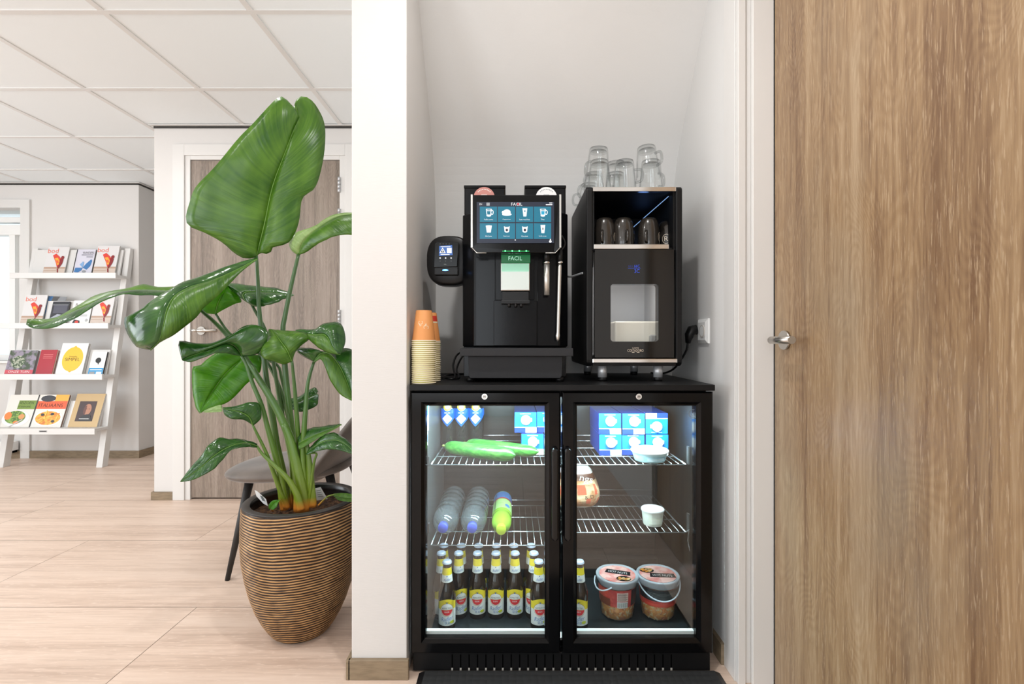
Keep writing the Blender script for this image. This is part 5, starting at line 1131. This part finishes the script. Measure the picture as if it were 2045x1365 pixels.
# stems
def stemmat():
    m = bpy.data.materials.new('stem_green'); m.use_nodes = True; nt = m.node_tree; b = nt.nodes['Principled BSDF']; b.inputs['Roughness'].default_value = .3
    g = nt.nodes.new('ShaderNodeNewGeometry'); s = nt.nodes.new('ShaderNodeSeparateXYZ'); r = nt.nodes.new('ShaderNodeValToRGB'); mr_ = nt.nodes.new('ShaderNodeMapRange')
    mr_.inputs['From Min'].default_value = .40; mr_.inputs['From Max'].default_value = .95; nt.links.new(g.outputs['Position'], s.inputs[0]); nt.links.new(s.outputs[2], mr_.inputs[0]); nt.links.new(mr_.outputs[0], r.inputs[0]); nt.links.new(r.outputs[0], b.inputs['Base Color'])
    e = r.color_ramp.elements; e[0].position = 0.0; e[0].color = rgb(190, 112, 44); e[1].position = 1; e[1].color = rgb(60, 92, 48); e.new(.07).color = rgb(200, 128, 50); e.new(.12).color = rgb(108, 126, 32); e.new(.4).color = rgb(82, 116, 34); e.new(.7).color = rgb(66, 102, 44); return m
M_stem = stemmat()
def stem(pts, ys, r0, r1, flat=1.0, name='stem'):
    k = len(pts); yy = [ys[0] + (ys[1] - ys[0]) * i / (k - 1) for i in range(k)] if len(ys) == 2 else ys
    c = catmull([P(p[0], p[1], y) for p, y in zip(pts, yy)], 40); mb = MB()
    mb.tube(c, [r0 + (r1 - r0) * i / 39 for i in range(40)], M_stem, 12, flat=flat); mb.build(name, pl)
B = 1.65
stem([(574, 1012), (566, 950), (553, 890), (545, 837), (533, 764), (526, 700), (518, 620), (515, 560), (512, 511)], (1.63, 1.66), .013, .0052)
stem([(588, 1014), (586, 940), (583, 866), (575, 793), (569, 728), (565, 661), (569, 632), (581, 573), (596, 508)], (1.66, 1.66), .014, .0058)
stem([(592, 1012), (582, 920), (566, 840), (552, 760), (540, 690), (527, 652), (512, 625), (503, 609)], (1.70, 1.68), .010, .0048)
stem([(606, 1016), (596, 950), (582, 885), (563, 837), (545, 802), (516, 755), (489, 714), (457, 673), (425, 640), (398, 616), (372, 580)], (1.60, 1.61), .018, .0042, .8)
stem([(572, 1014), (562, 960), (548, 905), (534, 852), (522, 808), (504, 764), (493, 730), (483, 710)], (1.60, 1.60), .011, .0055)
stem([(600, 1010), (598, 930), (595, 863), (589, 781), (583, 721)], (1.66, 1.58), .012, .0045)
stem([(612, 1014), (607, 950), (605, 900), (610, 822), (615, 764), (627, 722)], (1.60, 1.62), .013, .0048)
stem([(590, 1010), (588, 900), (578, 830), (563, 758), (551, 726), (500, 712), (494, 711)], (1.72, 1.73), .009, .004)
stem([(585, 1010), (584, 900), (575, 830), (557, 770), (533, 723), (500, 690), (460, 667), (431, 627)], (1.70, 1.70), .009, .0042)
stem([(575, 1014), (560, 980), (545, 940), (530, 900), (505, 849)], (1.60, 1.56), .009, .0036)
stem([(594, 1010), (590, 940), (580, 870), (572, 825), (560, 806)], (1.74, 1.76), .008, .0036)
stem([(601, 1018), (592, 985), (574, 955), (545, 926), (524, 906), (513, 890)], (1.57, 1.56), .013, .004, .7)
stem([(600, 1010), (598, 950), (597, 900), (598, 880)], (1.62, 1.61), .010, .004)
stem([(616, 1012), (622, 960), (628, 920), (632, 905), (615, 905)], (1.60, 1.59), .007, .003)
stem([(636, 1008), (646, 998), (656, 990), (668, 987)], (1.60, 1.60), .0028, .0022)
stem([(545, 1020), (541, 1017)], (1.60, 1.57), .003, .002)
# broad bright sheaths at the base
def sheath(pts, w, y, name='leaf_sheath'):
    mb = MB(); c = catmull([P(p[0], p[1], y) for p in pts], 24); ww = catmull([Vector((a, 0, 0)) for a in w], 24)
    mb.tube(c, [max(.002, q.x) for q in ww], M_stem, 16, flat=.55); mb.build(name, pl)
sheath([(602, 1020), (600, 980), (592, 930), (580, 880), (566, 845)], [.027, .027, .026, .020, .008], 1.595)
sheath([(622, 1012), (620, 970), (618, 930), (612, 880)], [.017, .018, .015, .006], 1.605)
sheath([(568, 1018), (562, 980), (556, 940)], [.013, .014, .010], 1.60)
# care tags in the soil
mb = MB(); W1 = lambda u, v, k: P(u, -v, 1.69 - .0004 * k); mb.prism([P(628, 975, 1.69), P(640, 972, 1.70), P(654, 996, 1.70), P(630, 999, 1.69)], (0, .0008, 0), M_paper)
for i in range(4): mb.poly2(lambda u, v, k: P(u, -v, 1.688 - .0004 * k), [(632 + i, -979 - 4 * i), (641 + i * 1.6, -977.5 - 4 * i), (641 + i * 1.6, -978.3 - 4 * i), (632 + i, -980 - 4 * i)], M_gt, 1)
mb.build('care_tag', pl)
mb = MB(); mb.prism([P(508.5, 978, 1.56), P(513, 980, 1.56), P(531, 996, 1.57), P(535, 1010, 1.58), P(526, 1005, 1.58), P(512, 990, 1.57)], (0, .0008, 0), M_paper); mb.poly([P(519, 989, 1.5645), P(524, 990, 1.5645), P(530, 1001, 1.5735), P(524, 999, 1.5735)], M_gt); mb.build('care_tag', pl)
# ================================================================ LADDER BOOKSHELF
sh = thing('ladder_bookshelf', (-3.6, 3.9, 0), 'white leaning ladder bookshelf with four display shelves against the far wall', 'bookshelf')
lad = lambda z: 3.765 + z * (4.055 - 3.765) / 1.76
for xa in (-4.0, -3.225):
    mb = MB(); w = .048; mb.prism([Vector((xa - w / 2, lad(0), 0)), Vector((xa - w / 2, lad(0) + .055, 0)), Vector((xa - w / 2, 4.075, lad(0) * 0 + 1.70)), Vector((xa - w / 2, 4.075, 1.765)), Vector((xa - w / 2, lad(1.765) - .01, 1.765))], (w, 0, 0), M_lac); mb.build('side_rail', sh, bevel=.002)
shelves = []
for i, (py, d_, ang, pxl, pxr, ptop) in enumerate(((548, .13, 12, 36, 232, 499), (648, .15, 12, 20, 217, 601), (750, .17, 14, -8, 205, 698), (859, .19, 18, -18, 190, 800))):
    z = 0
    yf = 3.9
    for _ in range(8): z = PZ(py, yf); yf = lad(z) - d_
    xa, xb = -4.03, -3.19; fx1 = PX(pxr, yf)
    mb = MB(); mb.box(xa, xb, yf + .012, lad(z) + .0, z - .020, z, M_lac); mb.build('shelf_board', sh, bevel=.001)
    mb = MB(); mb.box(xa - .012, fx1, yf - .006, yf + .012, z - .030, z + .014, M_lac); mb.build('front_lip', sh, bevel=.001)
    # leaning back panel
    yb = lad(z) - .035; a = math.radians(ang); hp = (PZ(ptop, lad(z) + .02) - z) / math.cos(a)
    up = Vector((0, math.sin(a), math.cos(a))); nn = Vector((0, -math.cos(a), math.sin(a)))
    mb = MB(); b0_ = Vector((-3.975, yb + .0, z)); mb.prism([b0_, b0_ + Vector((.73, 0, 0)), b0_ + Vector((.73, 0, 0)) + up * hp, b0_ + up * hp], nn * -.012, M_lac); mb.build('back_panel', sh, bevel=.001)
    shelves.append((z, yf, yb, a))
mb = MB(); z, yf, yb, a = shelves[3]; W1 = lambda u, v, k: Vector((PX(u, yf - .007), yf - .0065 - .0004 * k, PZ(-v, yf - .007))); mb.rect2(W1, 77.5, 94, -862.5, -859, mat('grey_sticker', rgb(170, 168, 166), .5), 0); mb.rect2(W1, 79, 92, -861.6, -860.2, M_ink, 1); mb.build('label_sticker', sh)
# ---- books
def cm_(n, r, g, b, ro=.4): return mat(n, rgb(r, g, b), ro)
c_or = cm_('mag_orange', 236, 100, 62); c_sky = cm_('mag_sky', 224, 221, 220, .3); c_sand = cm_('mag_sand', 214, 196, 182, .3); c_sand2 = cm_('mag_wet_sand', 190, 160, 140, .3); c_rd = cm_('mag_red', 222, 66, 52); c_dr = cm_('mag_dark_red', 140, 36, 40); c_ye = cm_('mag_yellow', 244, 172, 60)
c_pg = cm_('page_edges', 150, 148, 142, .7); c_wh = cm_('cover_white', 240, 238, 234, .35); c_ink = M_ink; c_blu = cm_('cover_blue', 62, 120, 178); c_lav = cm_('cover_lavender', 214, 212, 224, .35); c_grn = cm_('cover_green', 120, 146, 58); c_lem = cm_('cover_lemon', 238, 190, 36)
def book(name, shelf, pxl, pxr, ptop, th, label, cat, cover, art, back=0.0, group=None, pages=c_pg, lift=0, open_=0):
    z, yf, yb, a = shelves[shelf]; a += .02
    up = Vector((0, math.sin(a), math.cos(a))); nn = Vector((0, -math.cos(a), math.sin(a)))
    yo = yb - th - .012 - back; 
    x0_ = PX(pxl, yo); w = PX(pxr, yo) - x0_
    o = Vector((x0_, yo, z + .001)); h = .2
    for _ in range(6): ytop = yo + h * math.sin(a); h = (PZ(ptop, ytop) - z) / math.cos(a)
    W1 = lambda u, v, k: o + Vector((u * w, 0, 0)) + up * (v * h) + nn * (.0006 * k)
    # cover front at nn*0; block behind it
    t = thing(name, o, label, cat, group)
    def slab(u0, u1, d0, d1, m, v0=0, v1=1):
        mb.prism([o + Vector((u0 * w, 0, 0)) + up * v0 * h - nn * d0, o + Vector((u1 * w, 0, 0)) + up * v0 * h - nn * d0, o + Vector((u1 * w, 0, 0)) + up * v1 * h - nn * d0, o + Vector((u0 * w, 0, 0)) + up * v1 * h - nn * d0], -nn * (d1 - d0), m)
    mb = MB(); slab(0, 1, 0, .0012, cover); slab(0, 1, th - .0012, th, cover); slab(0, .012 / w * .2, .0012, th - .0012, cover); art(mb, W1, w, h); mb.build('cover', t)
    mb = MB(); slab(.01, .985, .0012, th - .0012, pages, .01, .99); mb.build('pages', t)
    if open_:
        for q in range(1, 4):
            mb = MB(); hx = o - nn * (th + .001) + Vector((w * .9, 0, 0)); ex = Vector((open_ * .028 * q, .018 * q, 0)); mb.prism([hx, hx + ex + Vector((.01, 0, 0)), hx + ex + up * h * .97 + Vector((.012 * q, 0, 0)), hx + up * h * .98], Vector((0, .0015, 0)), (c_blu, c_pg, c_gy)[q - 1]); mb.build('loose_issue', t)
    return t
c_gy = cm_('cover_grey', 150, 152, 156); c_dk = cm_('cover_dark', 46, 46, 52)
def art_mag(mb, W, w, h, strip='ZEELAND'):
    A = w / h
    mb.rect2(W, 0, 1, 0, 1, c_sky, 1); mb.rect2(W, 0, 1, 0, .24, c_sand, 2); mb.rect2(W, 0, 1, .24, .30, c_sand2, 2); mb.rect2(W, .02, .6, .17, .19, c_sand2, 3)
    Wt = lambda u, v, k: W(u / w, v / h, k)
    mb.text2(Wt, 'bod', .27 * w, .86 * h, .15 * h, c_or, 3, width=.48 * w)
    mb.poly2(W, [(.30, .70), (.44, .76), (.62, .66), (.80, .52), (.72, .34), (.60, .30), (.50, .46)], c_rd, 4); mb.poly2(W, [(.42, .60), (.56, .62), (.68, .50), (.66, .36), (.58, .38), (.52, .48)], c_ye, 5); mb.poly2(W, [(.50, .52), (.60, .53), (.66, .44), (.58, .42)], c_or, 6)
    mb.circ2(W, .78, .62, .075, .06, c_dr, 6, 14); mb.poly2(W, [(.68, .58), (.84, .56), (.82, .42), (.74, .30), (.66, .22), (.62, .30), (.68, .40)], c_dr, 5); mb.poly2(W, [(.62, .24), (.69, .22), (.72, .10), (.66, .12)], c_dr, 5)
    mb.text2(Wt, strip, .28 * w, .045 * h, .05 * h, c_ink, 4, width=.5 * w)
def art_fly(mb, W, w, h):
    Wt = lambda u, v, k: W(u / w, v / h, k); mb.rect2(W, .0, 1, 0, 1, c_lav, 1); mb.rect2(W, 0, .05, 0, 1, c_dk, 2)
    mb.text2(Wt, 'VLINDERS', .64 * w, .87 * h, .08 * h, c_ink, 3, width=.60 * w); mb.rect2(W, .30, .92, .775, .795, c_ink, 3); mb.rect2(W, .58, .92, .70, .72, c_ink, 3)
    mb.poly2(W, [(.5, .30), (.62, .44), (.86, .62), (.93, .56), (.88, .36), (.72, .22)], c_blu, 3); mb.poly2(W, [(.5, .30), (.30, .42), (.40, .48), (.44, .54), (.52, .50)], cm_('butterfly_pale', 130, 170, 214), 4); mb.poly2(W, [(.5, .30), (.12, .30), (.08, .14), (.3, .12), (.46, .2)], c_blu, 4); mb.circ2(W, .6, .16, .1, .05, c_gy, 4, 12); mb.circ2(W, .2, .06, .18, .05, c_grn, 4, 14)
def art_dark(mb, W, w, h):
    mb.rect2(W, 0, 1, 0, 1, c_dk, 1); mb.rect2(W, .12, .92, .50, .86, cm_('photo_grey', 86, 86, 98), 2); mb.rect2(W, .05, .95, .84, .87, c_gy, 2); mb.poly2(W, [(.05, .30), (.4, .46), (.8, .42), (.95, .34), (.95, .1), (.05, .1)], cm_('photo_pale', 170, 174, 184), 2)
def art_card(mb, W, w, h):
    Wt = lambda u, v, k: W(u / w, v / h, k); mb.rect2(W, 0, 1, 0, 1, c_wh, 1); mb.text2(Wt, 'R', .2 * w, .82 * h, .12 * h, c_ink, 2); mb.circ2(W, .55, .80, .2, .13, cm_('card_green', 120, 150, 130), 2, 16); mb.circ2(W, .55, .80, .15, .09, c_wh, 3, 16)
    mb.rect2(W, .45, .85, .40, .42, c_gy, 2); mb.rect2(W, .45, .85, .35, .37, c_gy, 2); mb.poly2(W, [(.1, .02), (.55, .02), (.5, .18), (.2, .22)], c_dk, 2); mb.circ2(W, .36, .12, .1, .06, c_rd, 3, 12); mb.circ2(W, .85, .2, .06, .05, c_ink, 2, 12); mb.circ2(W, .85, .2, .04, .03, c_wh, 3, 12)
def art_garden(mb, W, w, h):
    Wt = lambda u, v, k: W(u / w, v / h, k); mb.rect2(W, 0, 1, 0, 1, mat('garden_photo', rgb(150, 140, 156), .35, noise_col=((28, 28, 28), rgb(70, 84, 62), .42, .6)), 1)
    mb.circ2(W, .38, .52, .24, .26, mat('garden_photo_pale', rgb(176, 180, 160), .35, noise_col=((60, 60, 60), rgb(70, 90, 62), .45, .55)), 2, 20); mb.rect2(W, 0, 1, .05, .20, cm_('cover_rose', 208, 84, 96), 2); mb.rect2(W, 0, 1, 0, .05, cm_('cover_rose_dark', 168, 50, 66), 2); mb.text2(Wt, 'ONZE TUIN', .5 * w, .12 * h, .09 * h, c_wh, 3, width=.75 * w)
def art_red(mb, W, w, h):
    mb.rect2(W, 0, 1, 0, 1, cm_('cover_crimson', 170, 30, 46), 1)
    for i in range(3): mb.rect2(W, .22, .80, .80 - .07 * i, .815 - .07 * i, cm_('cover_pink_text', 222, 130, 128), 2)
def art_simpel(mb, W, w, h):
    Wt = lambda u, v, k: W(u / w, v / h, k); mb.rect2(W, 0, 1, 0, 1, c_wh, 1); mb.circ2(W, .52, .49, .39, .385, c_lem, 2, 40); mb.poly2(W, [(.44, .86), (.60, .86), (.535, .915)], c_lem, 2); mb.poly2(W, [(.44, .12), (.60, .12), (.51, .07)], c_lem, 2)
    mb.text2(Wt, 'SIMPEL', .52 * w, .48 * h, .10 * h, c_ink, 3, width=.56 * w); mb.text2(Wt, 'Grootmoeders', .52 * w, .575 * h, .045 * h, c_ink, 3, width=.3 * w)
def art_small(mb, W, w, h):
    mb.rect2(W, 0, 1, 0, 1, c_wh, 1); mb.circ2(W, .52, .62, .2, .12, c_ink, 2, 16); mb.poly2(W, [(.5, .5), (.62, .55), (.58, .42)], c_ink, 2); mb.rect2(W, 0, 1, 0, .30, cm_('cover_cyan', 40, 150, 205), 2); mb.rect2(W, .08, .45, .02, .13, c_gy, 3); mb.rect2(W, .55, .92, .02, .13, c_wh, 3); mb.rect2(W, .1, .9, .20, .23, c_wh, 3)
def art_food1(mb, W, w, h):
    Wt = lambda u, v, k: W(u / w, v / h, k); mb.rect2(W, 0, 1, 0, 1, cm_('cover_cream', 226, 222, 214), 1); mb.rect2(W, .38, 1, .55, .82, c_grn, 2); mb.text2(Wt, 'SEIZOEN', .66 * w, .745 * h, .085 * h, c_ink, 3, width=.5 * w); mb.text2(Wt, 'UIT EIGEN LAND', .62 * w, .63 * h, .055 * h, c_ink, 3, width=.46 * w)
    mb.circ2(W, .45, .26, .48, .24, c_wh, 3, 30); mb.circ2(W, .42, .30, .36, .2, mat('salad', rgb(70, 110, 40), .4, noise_col=((60, 60, 60), rgb(150, 176, 80), .45, .6)), 4, 24); mb.circ2(W, .16, .34, .13, .12, cm_('salmon', 226, 130, 60), 5, 14); mb.circ2(W, .64, .32, .11, .08, cm_('salmon2', 214, 150, 90), 5, 14); mb.circ2(W, .5, .14, .1, .05, cm_('salmon', 226, 130, 60), 5, 14)
    mb.poly2(W, [(.3, .02), (.34, .0), (.72, .22), (.70, .25)], cm_('spoon', 190, 184, 180), 6)
def art_food2(mb, W, w, h):
    Wt = lambda u, v, k: W(u / w, v / h, k); mb.rect2(W, 0, 1, 0, 1, cm_('cover_cream', 226, 222, 214), 1); mb.rect2(W, .0, 1, .56, .80, cm_('cover_vermilion', 226, 90, 40), 2); mb.rect2(W, .55, 1, .80, 1, c_ye, 2); mb.circ2(W, .32, .88, .25, .10, c_dk, 3, 20); mb.text2(Wt, 'ITALIAANS', .47 * w, .67 * h, .11 * h, c_ink, 3, width=.80 * w)
    mb.circ2(W, .5, .28, .48, .25, c_wh, 3, 30); mb.circ2(W, .5, .28, .42, .21, mat('pasta', rgb(238, 176, 60), .4, noise_col=((50, 50, 50), rgb(214, 120, 36), .45, .6)), 4, 26)
    rr = random.Random(4)
    for i in range(16):
        an = rr.uniform(0, PI); cu, cv = .5 + rr.uniform(-.3, .3), .28 + rr.uniform(-.14, .14); du, dv = .12 * math.cos(an), .08 * math.sin(an); mb.poly2(W, [(cu - du - .02, cv - dv), (cu - du + .02, cv - dv - .01), (cu + du + .02, cv + dv), (cu + du - .02, cv + dv + .02)], rr.choice((cm_('penne', 246, 196, 84), cm_('penne2', 230, 150, 50), cm_('penne', 246, 196, 84))), 5 + i % 3)
    for cu, cv in ((.3, .38), (.7, .18), (.62, .4)): mb.circ2(W, cu, cv, .06, .04, c_dk, 8, 10)
def art_gold(mb, W, w, h):
    mb.rect2(W, 0, 1, 0, 1, mat('gold_foil', rgb(176, 148, 106), .4, .3), 1); mb.rect2(W, .18, .78, .17, .77, cm_('cover_maroon', 58, 30, 26), 2)
    mb.circ2(W, .52, .52, .13, .17, cm_('portrait_skin', 176, 120, 92), 3, 22); mb.circ2(W, .47, .50, .09, .14, cm_('portrait_shade', 96, 52, 40), 4, 18, a0=PI / 2, a1=1.5 * PI); mb.poly2(W, [(.30, .18), (.76, .18), (.68, .34), (.56, .38), (.44, .36), (.36, .30)], cm_('portrait_black', 22, 16, 16), 5); mb.rect2(W, .32, .66, .235, .25, c_wh, 6)
    mb.rect2(W, .47, .50, .53, .545, c_ink, 5); mb.rect2(W, .56, .59, .53, .545, c_ink, 5)
G = 'beach cover magazines'
book('magazine', 0, 84, 127, 493, .004, 'magazine with orange title and red kite figure, left on the top shelf', 'magazine', c_wh, art_mag, group=G)
book('book', 0, 143, 181, 498, .012, 'slim book with blue butterfly on its cover, middle of the top shelf', 'book', c_dk, art_fly)
book('magazine', 0, 184, 228, 491, .008, 'magazine with orange title and red kite figure, right on the top shelf', 'magazine', c_wh, art_mag, group=G)
book('magazine', 1, 39, 82, 589, .006, 'magazine with orange title and fanned issues behind, left on the second shelf', 'magazine', c_wh, art_mag, group=G, open_=1)
book('book', 1, 96, 130, 602, .008, 'dark photo book partly behind the long leaf on the second shelf', 'book', c_dk, art_dark)
book('greeting_card', 1, 138, 176, 600, .003, 'white card with small ink drawings behind the long leaf', 'card', c_wh, art_card)
book('magazine', 1, 179, 219, 589, .008, 'magazine with red kite figure at the right end of the second shelf', 'magazine', c_wh, art_mag, group=G)
book('book', 2, 8, 64, 699.5, .012, 'garden book with purple photo and rose band on the third shelf', 'book', c_gy, art_garden)
book('book', 2, 70, 103, 698.5, .014, 'plain crimson book beside the garden book on the third shelf', 'book', cm_('cover_crimson', 170, 30, 46), art_red, pages=cm_('cream_pages', 214, 196, 176))
book('book', 2, 110, 163, 685, .022, 'large white cookbook with a yellow lemon on the third shelf', 'book', c_wh, art_simpel, pages=cm_('light_pages', 190, 188, 184))
book('book', 2, 175, 204, 702, .018, 'small white book with blue band at the right end of the third shelf', 'book', c_wh, art_small, pages=c_dk)
book('book', 3, 0, 57, 788, .010, 'cookbook with green title band and salad bowl on the lowest shelf', 'book', c_gy, art_food1)
book('book', 3, 60, 120, 788, .018, 'cookbook with orange title band and pasta bowl on the lowest shelf', 'book', c_wh, art_food2, pages=cm_('brown_pages', 130, 100, 84))
book('magazine', 3, 135, 193, 786, .008, 'gold magazine with a dark portrait of a person on the lowest shelf', 'magazine', c_wh, art_gold, open_=0)
# ---------------------------------------------------------------- surface finish tweaks
for m_ in (M_wall, M_wall2):
    nt = m_.node_tree; b_ = nt.nodes['Principled BSDF']; tc = nt.nodes.new('ShaderNodeTexCoord'); mp = nt.nodes.new('ShaderNodeMapping'); mp.inputs['Scale'].default_value = (50, 50, 380)
    n = nt.nodes.new('ShaderNodeTexNoise'); n.inputs['Scale'].default_value = 1; n.inputs['Detail'].default_value = 3; bp = nt.nodes.new('ShaderNodeBump'); bp.inputs['Strength'].default_value = .22; bp.inputs['Distance'].default_value = .001
    nt.links.new(tc.outputs['Object'], mp.inputs[0]); nt.links.new(mp.outputs[0], n.inputs[0]); nt.links.new(n.outputs[0], bp.inputs['Height']); nt.links.new(bp.outputs[0], b_.inputs['Normal'])
